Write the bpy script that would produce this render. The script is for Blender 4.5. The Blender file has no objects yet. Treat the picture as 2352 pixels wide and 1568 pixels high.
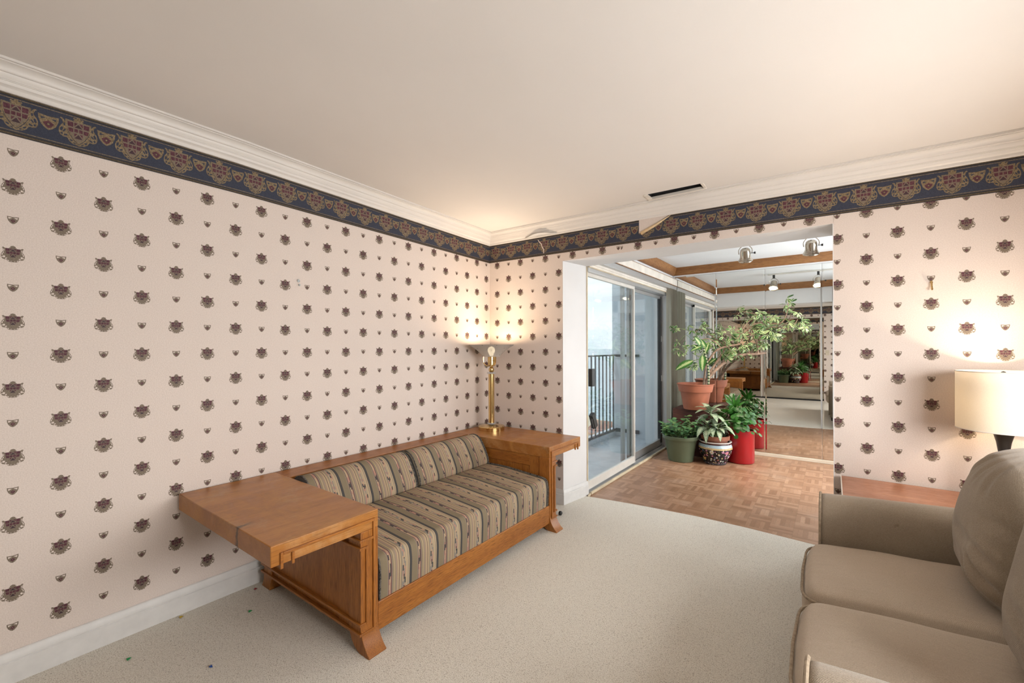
import bpy, bmesh, math, random
from mathutils import Vector, Matrix
random.seed(7)
C = bpy.context.scene.collection
SC = bpy.context.scene
R = math.radians
PI = math.pi

# ------------------------------------------------------------------ materials
class NT:
    def __init__(s, name, rough=0.6, color=(.8,.8,.8), spec=0.5, metal=0.0):
        m = bpy.data.materials.new(name); m.use_nodes = True
        s.m = m; s.t = m.node_tree; s.n = s.t.nodes; s.l = s.t.links
        s.b = s.n['Principled BSDF']; s.out = s.n['Material Output']
        s.b.inputs['Base Color'].default_value = (*color, 1)
        s.b.inputs['Roughness'].default_value = rough
        s.b.inputs['Metallic'].default_value = metal
        s.b.inputs['Specular IOR Level'].default_value = spec
    def node(s, typ, **kw):
        n = s.n.new(typ)
        for k, v in kw.items(): setattr(n, k, v)
        return n
    def put(s, sock, v):
        if hasattr(v, 'is_linked') or hasattr(v, 'links'): s.l.new(v, sock)
        elif isinstance(v, (tuple, list)) and len(v) == 3 and sock.type == 'RGBA': sock.default_value = (*v, 1)
        else: sock.default_value = v
    def math(s, op, a, b=0.0, c=0.0, clamp=False):
        n = s.node('ShaderNodeMath', operation=op, use_clamp=clamp)
        s.put(n.inputs[0], a); s.put(n.inputs[1], b); s.put(n.inputs[2], c)
        return n.outputs[0]
    def mix(s, f, a, b, mode='MIX'):
        n = s.node('ShaderNodeMix', data_type='RGBA', blend_type=mode)
        s.put(n.inputs[0], f); s.put(n.inputs[6], a); s.put(n.inputs[7], b)
        return n.outputs[2]
    def coord(s, kind='Object'):
        return s.node('ShaderNodeTexCoord').outputs[kind]
    def xyz(s, v):
        n = s.node('ShaderNodeSeparateXYZ'); s.put(n.inputs[0], v); return n.outputs
    def comb(s, x, y, z=0.0):
        n = s.node('ShaderNodeCombineXYZ'); s.put(n.inputs[0], x); s.put(n.inputs[1], y); s.put(n.inputs[2], z); return n.outputs[0]
    def mapping(s, v, scale=(1,1,1), rot=(0,0,0), loc=(0,0,0)):
        n = s.node('ShaderNodeMapping'); s.put(n.inputs[0], v)
        n.inputs['Scale'].default_value = scale; n.inputs['Rotation'].default_value = rot; n.inputs['Location'].default_value = loc
        return n.outputs[0]
    def noise(s, v, scale=5, detail=3, rough=.5, dist=0.0, fac=True):
        n = s.node('ShaderNodeTexNoise'); s.put(n.inputs['Vector'], v)
        n.inputs['Scale'].default_value = scale; n.inputs['Detail'].default_value = detail
        n.inputs['Roughness'].default_value = rough; n.inputs['Distortion'].default_value = dist
        return n.outputs['Fac'] if fac else n.outputs['Color']
    def white(s, v):
        n = s.node('ShaderNodeTexWhiteNoise', noise_dimensions='3D'); s.put(n.inputs['Vector'], v); return n.outputs['Value']
    def voronoi(s, v, scale=5, out='Distance', feature='F1'):
        n = s.node('ShaderNodeTexVoronoi', feature=feature); s.put(n.inputs['Vector'], v); n.inputs['Scale'].default_value = scale
        return n.outputs[out]
    def ramp(s, f, stops, interp='LINEAR'):
        n = s.node('ShaderNodeValToRGB'); n.color_ramp.interpolation = interp
        e = n.color_ramp.elements
        while len(e) > 1: e.remove(e[-1])
        for i, (p, c) in enumerate(stops):
            el = e[0] if i == 0 else e.new(p)
            el.position = p; el.color = (*c, 1) if len(c) == 3 else c
        s.put(n.inputs[0], f); return n.outputs[0]
    def rng(s, f, a, b, c, d):
        n = s.node('ShaderNodeMapRange'); s.put(n.inputs[0], f)
        for i, v in enumerate((a, b, c, d)): n.inputs[i+1].default_value = v
        return n.outputs[0]
    def bump(s, h, strength=.3, dist=.01):
        n = s.node('ShaderNodeBump'); s.put(n.inputs['Height'], h)
        n.inputs['Strength'].default_value = strength; n.inputs['Distance'].default_value = dist
        s.l.new(n.outputs[0], s.b.inputs['Normal'])
    def col(s, v): s.put(s.b.inputs['Base Color'], v)
    def rough(s, v): s.put(s.b.inputs['Roughness'], v)

M = {}
def plain(name, color, rough=.6, metal=0.0, spec=.5, var=0.06, vs=6.0, bump=0.0, bs=200.0):
    t = NT(name, rough, color, spec, metal)
    co = t.coord()
    f = t.noise(co, vs, 3)
    c2 = tuple(min(1, c*(1-var*2)) for c in color); c3 = tuple(min(1, c*(1+var)) for c in color)
    t.col(t.ramp(f, [(.3, c2), (.7, c3)]))
    if bump: t.bump(t.noise(co, bs, 2), bump, .002)
    M[name] = t.m; return t

# --- room surfaces
t = NT('wallpaper', .75, spec=.25); co = t.coord()
a = t.noise(co, 900, 2, .6); b = t.noise(co, 260, 3, .6); c = t.noise(co, 1.3, 3)
f = t.math('ADD', t.math('MULTIPLY', a, .5), t.math('MULTIPLY', b, .5))
base = t.ramp(f, [(.36, (.585,.50,.44)), (.5, (.695,.60,.54)), (.64, (.785,.695,.635))])
t.col(t.mix(t.rng(c, .35, .65, 0, .10), base, (.63,.54,.485)))
t.bump(b, .08, .001); M['wallpaper'] = t.m
t = NT('khaki_print', .6, spec=.3); f = t.noise(t.coord(), 420, 2)
t.col(t.ramp(f, [(.35, (.140,.105,.075)), (.65, (.245,.195,.145))])); M['khaki_print'] = t.m
t = NT('gold_print', .6, spec=.3); f = t.noise(t.coord(), 260, 2)
t.col(t.ramp(f, [(.35, (.13,.09,.048)), (.65, (.28,.21,.125))])); M['gold_print'] = t.m
t = NT('maroon_print', .6, spec=.3); f = t.noise(t.coord(), 160, 2)
t.col(t.ramp(f, [(.35, (.068,.021,.031)), (.65, (.125,.042,.056))])); M['maroon_print'] = t.m
plain('dark_maroon_print', (.045,.016,.024), .6, var=.15, vs=90)
t = NT('navy_print', .65, spec=.3); co = t.coord(); f = t.noise(co, 420, 3, .7)
t.col(t.ramp(f, [(.3, (.019,.023,.040)), (.7, (.052,.058,.088))])); M['navy_print'] = t.m
t = NT('band_print', .65, spec=.3); f = t.noise(t.coord(), 300, 2)
t.col(t.ramp(f, [(.35, (.055,.038,.022)), (.65, (.14,.10,.055))])); M['band_print'] = t.m
plain('black_print', (.022,.019,.020), .65, var=.2, vs=200)
t = NT('ceiling_paint', .85, spec=.2); co = t.coord(); f = t.noise(co, 1.1, 3); g = t.noise(co, 380, 3, .6)
t.col(t.ramp(f, [(.3, (.76,.72,.68)), (.7, (.80,.76,.72))])); t.bump(g, .10, .002); M['ceiling_paint'] = t.m
plain('trim_paint', (.75,.71,.665), .45, var=.02, vs=3)
plain('base_paint', (.70,.685,.665), .42, var=.035, vs=18)
plain('white_paint', (.735,.72,.71), .55, var=.02, vs=3, bump=.05, bs=60)
plain('alcove_white', (.83,.83,.835), .6, var=.02, vs=2)
plain('aged_white', (.80,.74,.66), .5, var=.05, vs=9)
plain('brown_edge', (.33,.17,.075), .6, var=.2, vs=30)
# carpet
t = NT('carpet', .95, spec=.1); co = t.coord()
nz = t.noise(co, 260, 3, .65); n1 = t.noise(co, 2.2, 4); n2 = t.noise(co, 150, 2, .6)
wob = t.noise(co, 300, 1, .5, 0.0, False)
vm = t.node('ShaderNodeVectorMath', operation='MULTIPLY_ADD'); t.put(vm.inputs[0], wob); vm.inputs[1].default_value = (.006,.006,.006); t.put(vm.inputs[2], co)
v = t.voronoi(vm.outputs[0], 310, 'Color'); sp = t.math('LESS_THAN', t.xyz(v)[0], .085); sp2 = t.math('LESS_THAN', t.xyz(v)[1], .16)
cc = t.ramp(nz, [(.32, (.40,.34,.265)), (.42, (.71,.66,.565)), (.54, (.84,.80,.715)), (.68, (.93,.90,.83))])
cc = t.mix(t.math('MULTIPLY', sp2, .22), cc, (.52,.45,.36))
cc = t.mix(t.math('MULTIPLY', sp, .45), cc, (.24,.18,.13))
cc = t.mix(t.rng(n1, .35, .7, 0, .18), cc, (.68,.63,.54))
st = t.rng(t.noise(co, 7, 4, .65), .66, .80, 0, .35)
t.col(t.mix(st, cc, (.50,.42,.29)))
t.bump(t.math('ADD', nz, t.math('MULTIPLY', n2, .8)), .5, .008); M['carpet'] = t.m
# parquet
t = NT('parquet', .38, spec=.5); co = t.coord(); x, y, z = t.xyz(co)
S = 1/.148
u, w = t.math('MULTIPLY', x, S), t.math('MULTIPLY', y, S)
fu, fw = t.math('FLOOR', u), t.math('FLOOR', w)
par = t.math('FLOORED_MODULO', t.math('ADD', fu, fw), 2.0)
ru, rw = t.math('FRACT', u), t.math('FRACT', w)
across = t.math('ADD', t.math('MULTIPLY', ru, par), t.math('MULTIPLY', rw, t.math('SUBTRACT', 1.0, par)))
along = t.math('ADD', t.math('MULTIPLY', rw, par), t.math('MULTIPLY', ru, t.math('SUBTRACT', 1.0, par)))
s5 = t.math('MULTIPLY', across, 5.0); strip = t.math('FLOOR', s5)
rnd = t.white(t.comb(fu, fw, strip))
grain = t.noise(t.comb(t.math('MULTIPLY', s5, 3.0), t.math('MULTIPLY', along, 2.0), t.math('ADD', t.math('MULTIPLY', rnd, 37.0), fu)), 3.0, 5, .65)
mixv = t.math('ADD', t.math('MULTIPLY', rnd, .38), t.math('MULTIPLY', grain, .58))
pc = t.ramp(mixv, [(.12, (.20,.095,.048)), (.40, (.315,.165,.092)), (.62, (.40,.225,.135)), (.85, (.52,.33,.21))])
e1 = t.math('LESS_THAN', t.math('ABSOLUTE', t.math('SUBTRACT', t.math('FRACT', s5), .5)), .485)
e2 = t.math('LESS_THAN', t.math('ABSOLUTE', t.math('SUBTRACT', along, .5)), .494)
gap = t.math('SUBTRACT', 1.0, t.math('MULTIPLY', e1, e2))
pc = t.mix(t.math('MULTIPLY', gap, .55), pc, (.075,.038,.022))
wear = t.rng(t.noise(co, 2.6, 3), .55, .75, 0, .35)
t.col(t.mix(wear, pc, (.46,.33,.245))); t.rough(t.rng(wear, 0, .35, .34, .55))
M['parquet'] = t.m

# --- oak with grain along a chosen axis
def oak(name, axis, dark=(.095,.027,.004), mid=(.30,.098,.013), light=(.47,.185,.033), rough=.36, sc=1.0):
    t = NT(name, rough, spec=.5); co = t.coord()
    s = [26*sc]*3; s['xyz'.index(axis)] = 1.6*sc
    big = t.noise(t.mapping(co, tuple(v*(.55 if i != 'xyz'.index(axis) else .28) for i, v in enumerate(s))), 1.0, 4, .55, .8)
    fine = t.noise(t.mapping(co, tuple(v*(22 if i != 'xyz'.index(axis) else 10) for i, v in enumerate(s))), 1.0, 2, .6)
    pores = t.rng(fine, .49, .60, 0, 1)
    c1 = t.ramp(big, [(.30, mid), (.52, tuple((p+q)/2 for p, q in zip(mid, light))), (.72, light)])
    patch = t.noise(co, 3.2, 3)
    c1 = t.mix(t.rng(patch, .35, .7, 0, .6), c1, mid)
    t.col(t.mix(t.math('MULTIPLY', pores, .68), c1, dark))
    t.rough(t.rng(fine, .3, .7, rough-.05, rough+.12))
    t.bump(fine, .12, .001); M[name] = t.m
    return t
for ax in 'xyz': oak('oak_'+ax, ax)
# worn top of the end tables: paler scuffs and a dark stain where the wood has split
t = NT('oak_top', .36, spec=.5); co = t.coord()
big = t.noise(t.mapping(co, (8, .9, 8)), 1.0, 4, .55, 1.0); fine = t.noise(t.mapping(co, (260, 14, 260)), 1.0, 2, .6)
c1 = t.ramp(big, [(.3, (.28,.096,.014)), (.5, (.36,.137,.026)), (.72, (.45,.195,.045))])
sc1 = t.noise(t.mapping(co, (2.6, 4.2, 3)), 2.0, 6, .75, .6)
c1 = t.mix(t.rng(sc1, .48, .66, 0, .62), c1, (.50,.255,.090))
c1 = t.mix(t.rng(t.noise(co, 4.0, 5, .75), .55, .70, 0, .55), c1, (.43,.275,.135))
sx, sy, sz = t.xyz(co); nw = t.math('MULTIPLY', t.math('SUBTRACT', t.noise(co, 28, 3), .5), .05)
d1 = t.math('ABSOLUTE', t.math('ADD', t.math('SUBTRACT', sx, .690), nw)); d2 = t.math('MAXIMUM', t.math('SUBTRACT', sy, -2.40), 0.0)
burn = t.math('MULTIPLY', t.rng(d1, .004, .016, 1, 0), t.rng(d2, 0, .05, 1, 0)); burn = t.math('MULTIPLY', burn, t.math('LESS_THAN', sy, -2.2))
t.col(t.mix(t.math('MULTIPLY', burn, .85), t.mix(t.math('MULTIPLY', t.rng(fine, .5, .66, 0, 1), .45), c1, (.17,.06,.015)), (.03,.014,.008))); t.rough(t.rng(sc1, .4, .7, .30, .5)); t.bump(fine, .08, .001)
M['oak_top'] = t.m
oak('beam_y', 'y', (.085,.030,.008), (.26,.105,.030), (.43,.205,.07), .55)
oak('beam_x', 'x', (.085,.030,.008), (.26,.105,.030), (.43,.205,.07), .55)
oak('table_wood', 'x', (.20,.075,.035), (.34,.135,.07), (.62,.32,.19), .3, .9)
oak('redwood_block', 'x', (.035,.012,.009), (.085,.025,.016), (.15,.05,.032), .7)

# --- striped upholstery: bands across the length of the settle, running front to back
t = NT('stripe_fabric', .9, spec=.15); co = t.coord('Object'); x, y, z = t.xyz(co)
P = .1755
sv = t.math('FRACT', t.math('DIVIDE', t.math('ADD', y, .733 + 20*P), P))
OL, CH, TN, CR, MA, GY, PK = (.250,.198,.122), (.055,.055,.057), (.315,.242,.155), (.46,.35,.218), (.145,.072,.066), (.25,.225,.19), (.42,.235,.175)
OL2 = (.225,.180,.115)
st = [(0, CH), (.085, OL), (.10, OL2), (.265, OL), (.285, GY), (.30, MA), (.32, CR), (.375, PK), (.385, MA), (.415, GY), (.43, OL), (.475, CR), (.50, TN), (.545, GY), (.565, PK), (.58, TN), (.60, CR), (.63, TN), (.65, MA), (.665, CR), (.70, TN), (.74, GY), (.765, CR), (.795, PK), (.82, CR), (.86, GY), (.875, CR), (.935, TN), (.95, GY), (.965, CR)]
base = t.ramp(sv, st, 'CONSTANT')
def band(lo, hi):
    return t.math('MULTIPLY', t.math('GREATER_THAN', sv, lo), t.math('LESS_THAN', sv, hi))
lenv = t.math('SUBTRACT', x, z)          # distance along a stripe over top and front
def dashes(lo, hi, n, pitch, th, seed):
    k = t.math('FLOOR', t.math('MULTIPLY', t.math('SUBTRACT', sv, lo), n/(hi-lo)))
    off = t.math('MULTIPLY', k, .37)
    q = t.math('FLOOR', t.math('ADD', t.math('DIVIDE', lenv, pitch), t.math('ADD', off, seed)))
    rv = t.white(t.comb(k, q, seed))
    return t.math('MULTIPLY', band(lo, hi), t.math('GREATER_THAN', rv, th))
base = t.mix(dashes(.32, .385, 2, .022, .55, 1.3), base, PK)
base = t.mix(dashes(.32, .385, 2, .030, .72, 5.1), base, CH)
base = t.mix(dashes(.765, .875, 3, .020, .55, 2.3), base, PK)
base = t.mix(dashes(.765, .875, 3, .026, .74, 9.7), base, CH)
base = t.mix(dashes(.765, .875, 3, .024, .80, 4.4), base, GY)
wv = t.noise(co, 700, 2, .7)
t.col(t.mix(t.rng(wv, .3, .7, 0, .28), base, (.16,.13,.10)))
t.bump(wv, .25, .0015); M['stripe_fabric'] = t.m
plain('piping_fabric', (.13,.115,.10), .9, var=.5, vs=120)

# --- taupe chenille
def weave(name, lo, hi, scale=(520, 260, 520)):
    t = NT(name, .92, spec=.12); co = t.coord()
    w1 = t.noise(t.mapping(co, scale), 1.0, 2, .6); w2 = t.noise(co, 60, 3); w3 = t.noise(co, 3, 3)
    wx, wy, wz = t.xyz(co); K = 2*PI/.0042
    wu = t.math('SINE', t.math('MULTIPLY', t.math('ADD', wx, wz), K)); wv_ = t.math('SINE', t.math('MULTIPLY', t.math('ADD', wy, t.math('MULTIPLY', wz, .35)), K*.8))
    wv2 = t.math('MULTIPLY_ADD', t.math('MULTIPLY', wu, wv_), .5, .5)          # basket weave of the cloth
    f = t.math('ADD', t.math('MULTIPLY', w1, .53), t.math('ADD', t.math('MULTIPLY', w3, .3), t.math('MULTIPLY', wv2, .17)))
    t.col(t.ramp(f, [(.30, lo), (.68, hi)]))
    t.b.inputs['Sheen Weight'].default_value = .25
    wr = t.noise(t.mapping(co, (3.0, 14, 5)), 1.0, 3, .55, .8)
    t.bump(t.math('ADD', t.math('MULTIPLY_ADD', w1, .16, t.math('MULTIPLY', wv2, .16)), t.math('ADD', t.math('MULTIPLY', w2, .10), t.math('MULTIPLY', wr, .9))), .35, .010)
    if name == 'taupe_fabric':                # two small brown spots on the inside of the far arm
        for px_, pz_, rd in ((2.758,.575,.007),(2.808,.571,.011)):
            vd_ = t.node('ShaderNodeVectorMath', operation='DISTANCE'); t.put(vd_.inputs[0], co); vd_.inputs[1].default_value = (px_, -.765, pz_)
            ms = t.rng(t.math('ADD', vd_.outputs['Value'], t.math('MULTIPLY', t.noise(co, 140, 2), .012)), rd*.6+.006, rd+.010, .7, 0)
            lk = t.b.inputs['Base Color'].links[0].from_socket
            t.col(t.mix(ms, lk, (.07,.035,.015)))
    M[name] = t.m
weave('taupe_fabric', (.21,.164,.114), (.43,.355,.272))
weave('taupe_seat_lit', (.38,.30,.22), (.61,.51,.395))  # same cloth made paler: the seat's brighter light put into its colour
plain('taupe_piping', (.37,.29,.205), .9, var=.15, vs=80)

# --- metals, glass and small stuff
M['brass'] = NT('brass', .16, (.70,.50,.22), metal=1.0).m
M['nickel'] = NT('nickel', .22, (.50,.44,.36), metal=1.0).m
t = NT('aluminium', .38, (.56,.56,.56), metal=.8); M['aluminium'] = t.m
plain('cream_metal', (.70,.66,.60), .4, var=.04)
plain('black_plastic', (.018,.017,.017), .4, var=.2)
plain('black_metal', (.03,.03,.033), .5, var=.2)
plain('bronze_lamp', (.022,.019,.017), .32, var=.15)
plain('black_gap', (.012,.012,.012), .8, var=.2)
plain('duct_black', (.016,.014,.013), .75, var=.4, vs=20)  # near-black colour for the inside of the ceiling duct
def glassmat(name, tint, base, fres=1.5, rough=0.0, dirt=.03):
    m = bpy.data.materials.new(name); m.use_nodes = True; n = m.node_tree.nodes; l = m.node_tree.links
    n.remove(n['Principled BSDF']); o = n['Material Output']
    tr = n.new('ShaderNodeBsdfTransparent'); tr.inputs[0].default_value = (*tint, 1)
    gl = n.new('ShaderNodeBsdfGlossy'); gl.inputs['Roughness'].default_value = rough; gl.inputs[0].default_value = (1, 1, 1, 1)
    fr = n.new('ShaderNodeLayerWeight'); fr.inputs[0].default_value = .5          # Schlick reflectance, same from both sides
    pw_ = n.new('ShaderNodeMath'); pw_.operation = 'POWER'; pw_.inputs[1].default_value = 5; l.new(fr.outputs['Facing'], pw_.inputs[0])
    ad = n.new('ShaderNodeMath'); ad.operation = 'MULTIPLY_ADD'; ad.use_clamp = True; ad.inputs[1].default_value = 1-base; ad.inputs[2].default_value = base
    l.new(pw_.outputs[0], ad.inputs[0])
    mx = n.new('ShaderNodeMixShader'); l.new(ad.outputs[0], mx.inputs[0]); l.new(tr.outputs[0], mx.inputs[1]); l.new(gl.outputs[0], mx.inputs[2])
    df = n.new('ShaderNodeBsdfDiffuse'); df.inputs[0].default_value = (.6,.66,.7,1)
    m2 = n.new('ShaderNodeMixShader'); m2.inputs[0].default_value = dirt
    l.new(mx.outputs[0], m2.inputs[1]); l.new(df.outputs[0], m2.inputs[2]); l.new(m2.outputs[0], o.inputs[0])
    M[name] = m
glassmat('door_glass', (.90,.94,.95), .06, 1.5, 0.0, .03)
glassmat('crystal', (.92,.92,.92), .12, 1.5, .05, .25)
def mirror(name, c, rough=0.0):
    m = bpy.data.materials.new(name); m.use_nodes = True; n = m.node_tree.nodes; l = m.node_tree.links
    n.remove(n['Principled BSDF']); g = n.new('ShaderNodeBsdfGlossy'); g.inputs[0].default_value = (*c, 1); g.inputs['Roughness'].default_value = rough
    l.new(g.outputs[0], n['Material Output'].inputs[0]); M[name] = m
mirror('mirror_silver', (.80,.81,.79)); mirror('mirror_aged', (.52,.49,.43))
def emit(name, c, s):
    m = bpy.data.materials.new(name); m.use_nodes = True; n = m.node_tree.nodes; l = m.node_tree.links
    n.remove(n['Principled BSDF']); g = n.new('ShaderNodeEmission'); g.inputs[0].default_value = (*c, 1); g.inputs[1].default_value = s
    l.new(g.outputs[0], n['Material Output'].inputs[0]); M[name] = m
emit('bulb_glow', (1, .80, .52), 14); emit('spot_glow', (1, .86, .62), 9)
# linen drum shade: lets the bulb's light through
m = bpy.data.materials.new('linen_shade'); m.use_nodes = True; n = m.node_tree.nodes; l = m.node_tree.links; n.remove(n['Principled BSDF'])
tc = n.new('ShaderNodeTexCoord'); mp = n.new('ShaderNodeMapping'); mp.inputs['Scale'].default_value = (160, 160, 420); l.new(tc.outputs['Object'], mp.inputs[0])
ns = n.new('ShaderNodeTexNoise'); ns.inputs['Scale'].default_value = 2.0; l.new(mp.outputs[0], ns.inputs[0])
cr = n.new('ShaderNodeValToRGB'); cr.color_ramp.elements[0].color = (.80,.73,.62,1); cr.color_ramp.elements[1].color = (.95,.91,.83,1); l.new(ns.outputs[0], cr.inputs[0])
df = n.new('ShaderNodeBsdfDiffuse'); tl = n.new('ShaderNodeBsdfTranslucent'); mx = n.new('ShaderNodeMixShader'); mx.inputs[0].default_value = .42
l.new(cr.outputs[0], df.inputs[0]); l.new(cr.outputs[0], tl.inputs[0]); l.new(df.outputs[0], mx.inputs[1]); l.new(tl.outputs[0], mx.inputs[2]); l.new(mx.outputs[0], n['Material Output'].inputs[0])
M['linen_shade'] = m
# torchiere bowl: smoky glass with dark flecks
t = NT('fleck_glass', .15, (.45,.42,.38)); f = t.voronoi(t.mapping(t.coord(), (26, 26, 11)), 1.6); g = t.noise(t.coord(), 30, 2)
t.col(t.mix(t.math('MULTIPLY', t.math('LESS_THAN', f, .17), t.math('GREATER_THAN', g, .5)), (.50,.465,.42), (.09,.075,.06)))
t.b.inputs['Alpha'].default_value = .80; M['fleck_glass'] = t.m
# pots
def pot_mat(name, c, rough, var=.1):
    t = NT(name, rough, c); co = t.coord(); f = t.noise(co, 9, 4)
    t.col(t.ramp(f, [(.3, tuple(v*(1-var) for v in c)), (.7, tuple(min(1, v*(1+var)) for v in c))])); M[name] = t.m
pot_mat('terracotta', (.36,.112,.058), .6, .14); pot_mat('green_plastic', (.115,.145,.085), .42, .05)
pot_mat('red_gloss', (.36,.008,.012), .28, .06); pot_mat('terracotta_dull', (.30,.115,.065), .65, .14)
plain('soil', (.035,.025,.018), .95, var=.4, vs=60, bump=.6, bs=80)
t = NT('famille_noire', .22); co = t.coord(); z = t.xyz(co)[2]
v = t.voronoi(co, 34, 'Distance'); vc = t.voronoi(co, 34, 'Color'); hue = t.xyz(vc)[0]
fl = t.ramp(hue, [(0, (.50,.20,.30)), (.2, (.62,.47,.22)), (.38, (.42,.50,.46)), (.55, (.60,.56,.48)), (.7, (.12,.16,.36)), (.82, (.30,.11,.09)), (.92, (.40,.24,.42))], 'CONSTANT')
body = t.mix(t.math('LESS_THAN', v, .33), (.012,.011,.013), fl)
vb = t.voronoi(co, 15, 'Distance'); vbc = t.xyz(t.voronoi(co, 15, 'Color')); pet = t.math('ADD', vb, t.math('MULTIPLY', t.noise(co, 120, 2), .22))
bigf = t.math('MULTIPLY', t.math('LESS_THAN', pet, .44), t.math('GREATER_THAN', vbc[1], .35))
bf = t.ramp(vbc[0], [(0, (.50,.17,.30)), (.35, (.62,.44,.16)), (.65, (.55,.28,.38)), (.85, (.60,.57,.52))], 'CONSTANT')
bf = t.mix(t.math('LESS_THAN', vb, .10), bf, (.65,.50,.12)); body = t.mix(bigf, body, bf)
v2 = t.voronoi(co, 70, 'Distance'); body = t.mix(t.math('MULTIPLY', t.math('LESS_THAN', v2, .20), t.math('GREATER_THAN', v, .36)), body, (.20,.34,.25))
def zb(lo, hi): return t.math('MULTIPLY', t.math('GREATER_THAN', z, lo), t.math('LESS_THAN', z, hi))
band2 = t.mix(t.math('LESS_THAN', t.voronoi(co, 42), .26), (.38,.50,.56), (.72,.68,.66))
body = t.mix(zb(.198, .228), body, band2)
body = t.mix(zb(.178, .198), body, t.mix(t.math('LESS_THAN', t.voronoi(co, 80), .22), (.58,.44,.22), (.10,.05,.03)))
body = t.mix(zb(.0, .028), body, t.mix(t.math('LESS_THAN', t.voronoi(co, 60), .3), (.05,.05,.06), (.38,.36,.38)))
body = t.mix(zb(.228, .245), body, (.09,.035,.03)); body = t.mix(t.math('GREATER_THAN', z, .245), body, (.70,.67,.64))
t.col(body); M['famille_noire'] = t.m
# plants: u across the leaf (0..1, midrib .5), v along it
def leafmat(name, dark, light, edge, kind):
    t = NT(name, .34, spec=.32); uv = t.node('ShaderNodeUVMap').outputs[0]; u, v, _ = t.xyz(uv); co = t.coord()
    d = t.math('MULTIPLY', t.math('ABSOLUTE', t.math('SUBTRACT', u, .5)), 2.0)
    ns = t.noise(co, 55, 3, .6); per = t.noise(co, 11, 2)
    if kind == 'edge':        # cream margins
        q = t.math('ADD', d, t.math('MULTIPLY', t.math('SUBTRACT', ns, .5), 1.3)); q = t.math('ADD', q, t.math('MULTIPLY', t.math('SUBTRACT', per, .5), 2.4))
        c = t.ramp(q, [(.28, dark), (.44, light), (.70, edge)])
    elif kind == 'middle':    # pale centre, dark margin, feathered veins
        vein = t.math('SINE', t.math('MULTIPLY', t.math('ADD', v, t.math('MULTIPLY', d, -.16)), 75.0))
        q = t.math('ADD', d, t.math('MULTIPLY', vein, .085)); q = t.math('ADD', q, t.math('MULTIPLY', t.math('SUBTRACT', ns, .5), .55))
        c = t.ramp(q, [(.24, edge), (.38, light), (.52, dark)])
    elif kind == 'silver':    # silvery leaf with dark feathered veins
        vein = t.math('SINE', t.math('MULTIPLY', t.math('ADD', v, t.math('MULTIPLY', d, -.22)), 60.0))
        q = t.math('ADD', t.math('MULTIPLY', vein, .15), t.math('ADD', t.math('MULTIPLY', d, .30), ns))
        c = t.ramp(q, [(.58, edge), (.74, light), (.92, dark)])
    else:
        c = t.ramp(t.math('ADD', t.math('MULTIPLY', per, .7), t.math('MULTIPLY', ns, .3)), [(.35, dark), (.55, light), (.72, edge)])
    t.col(c)
    t.b.inputs['Subsurface Weight'].default_value = 0.0
    t.b.inputs['Transmission Weight'].default_value = 0.0
    M[name] = t.m
leafmat('schefflera_leaf', (.040,.115,.030), (.18,.29,.095), (.44,.50,.26), 'edge')
leafmat('dieffenbachia_leaf', (.035,.12,.02), (.12,.26,.055), (.40,.46,.22), 'middle')
leafmat('aglaonema_leaf', (.028,.085,.045), (.20,.29,.17), (.44,.50,.34), 'silver')
leafmat('pilea_leaf', (.012,.060,.008), (.026,.115,.014), (.05,.18,.022), 'plain')
leafmat('herb_leaf', (.045,.13,.055), (.11,.235,.09), (.30,.39,.12), 'plain')
plain('bark', (.30,.195,.135), .8, var=.22, vs=28, bump=.3, bs=120)
plain('green_stem', (.17,.25,.07), .6, var=.25, vs=30)
t = NT('cane_stem', .5); z = t.xyz(t.coord())[2]; f = t.math('FRACT', t.math('MULTIPLY', z, 28.0)); ns = t.noise(t.coord(), 40, 2)
t.col(t.mix(t.math('LESS_THAN', t.math('ADD', f, t.math('MULTIPLY', ns, .3)), .62), (.42,.42,.26), (.025,.06,.015))); M['cane_stem'] = t.m
# blinds, balcony and landscape
t = NT('vane_fabric', .8, spec=.2); x, y, z = t.xyz(t.coord()); f = t.noise(t.comb(t.math('MULTIPLY', x, 400), t.math('MULTIPLY', y, 400), t.math('MULTIPLY', z, .6)), 1.0, 3)
t.col(t.ramp(f, [(.35, (.27,.25,.195)), (.65, (.52,.49,.41))])); M['vane_fabric'] = t.m
t = NT('deck_concrete', .35); co = t.coord(); f = t.noise(co, 3, 5, .65, .8)
t.col(t.ramp(f, [(.3, (.50,.54,.58)), (.55, (.66,.70,.74)), (.75, (.76,.79,.81))])); M['deck_concrete'] = t.m
plain('stucco', (.76,.80,.84), .8, var=.05, vs=3, bump=.3, bs=150); plain('stucco_white', (.80,.81,.82), .8, var=.04)
t = NT('sea', .25); co = t.coord(); f = t.noise(t.mapping(co, (.004, .012, 1)), 1.0, 4); t.col(t.ramp(f, [(.3, (.30,.43,.49)), (.7, (.40,.52,.57))])); M['sea'] = t.m
t = NT('shore', .9); co = t.coord(); f = t.noise(t.mapping(co, (.05, .05, 1)), 1.0, 5, .7); t.col(t.ramp(f, [(.3, (.50,.46,.34)), (.5, (.78,.66,.48)), (.7, (.88,.80,.66))])); M['shore'] = t.m
plain('far_house', (.78,.72,.66), .8, var=.1); plain('far_roof', (.45,.24,.17), .8, var=.1)
plain('cream_strip', (.66,.55,.38), .5, var=.1); plain('mirror_rail', (.70,.62,.50), .4, var=.05)
plain('tag_green', (.01,.22,.06), .5); plain('tag_red', (.28,.01,.015), .5); plain('tag_yellow', (.45,.30,.02), .5); plain('tag_blue', (.03,.08,.28), .5)
plain('torn_back', (.74,.55,.33), .8, var=.08, vs=30); plain('anchor_plastic', (.45,.48,.48), .5, var=.2, vs=90); plain('switch_ivory', (.62,.54,.42), .4)
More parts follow.
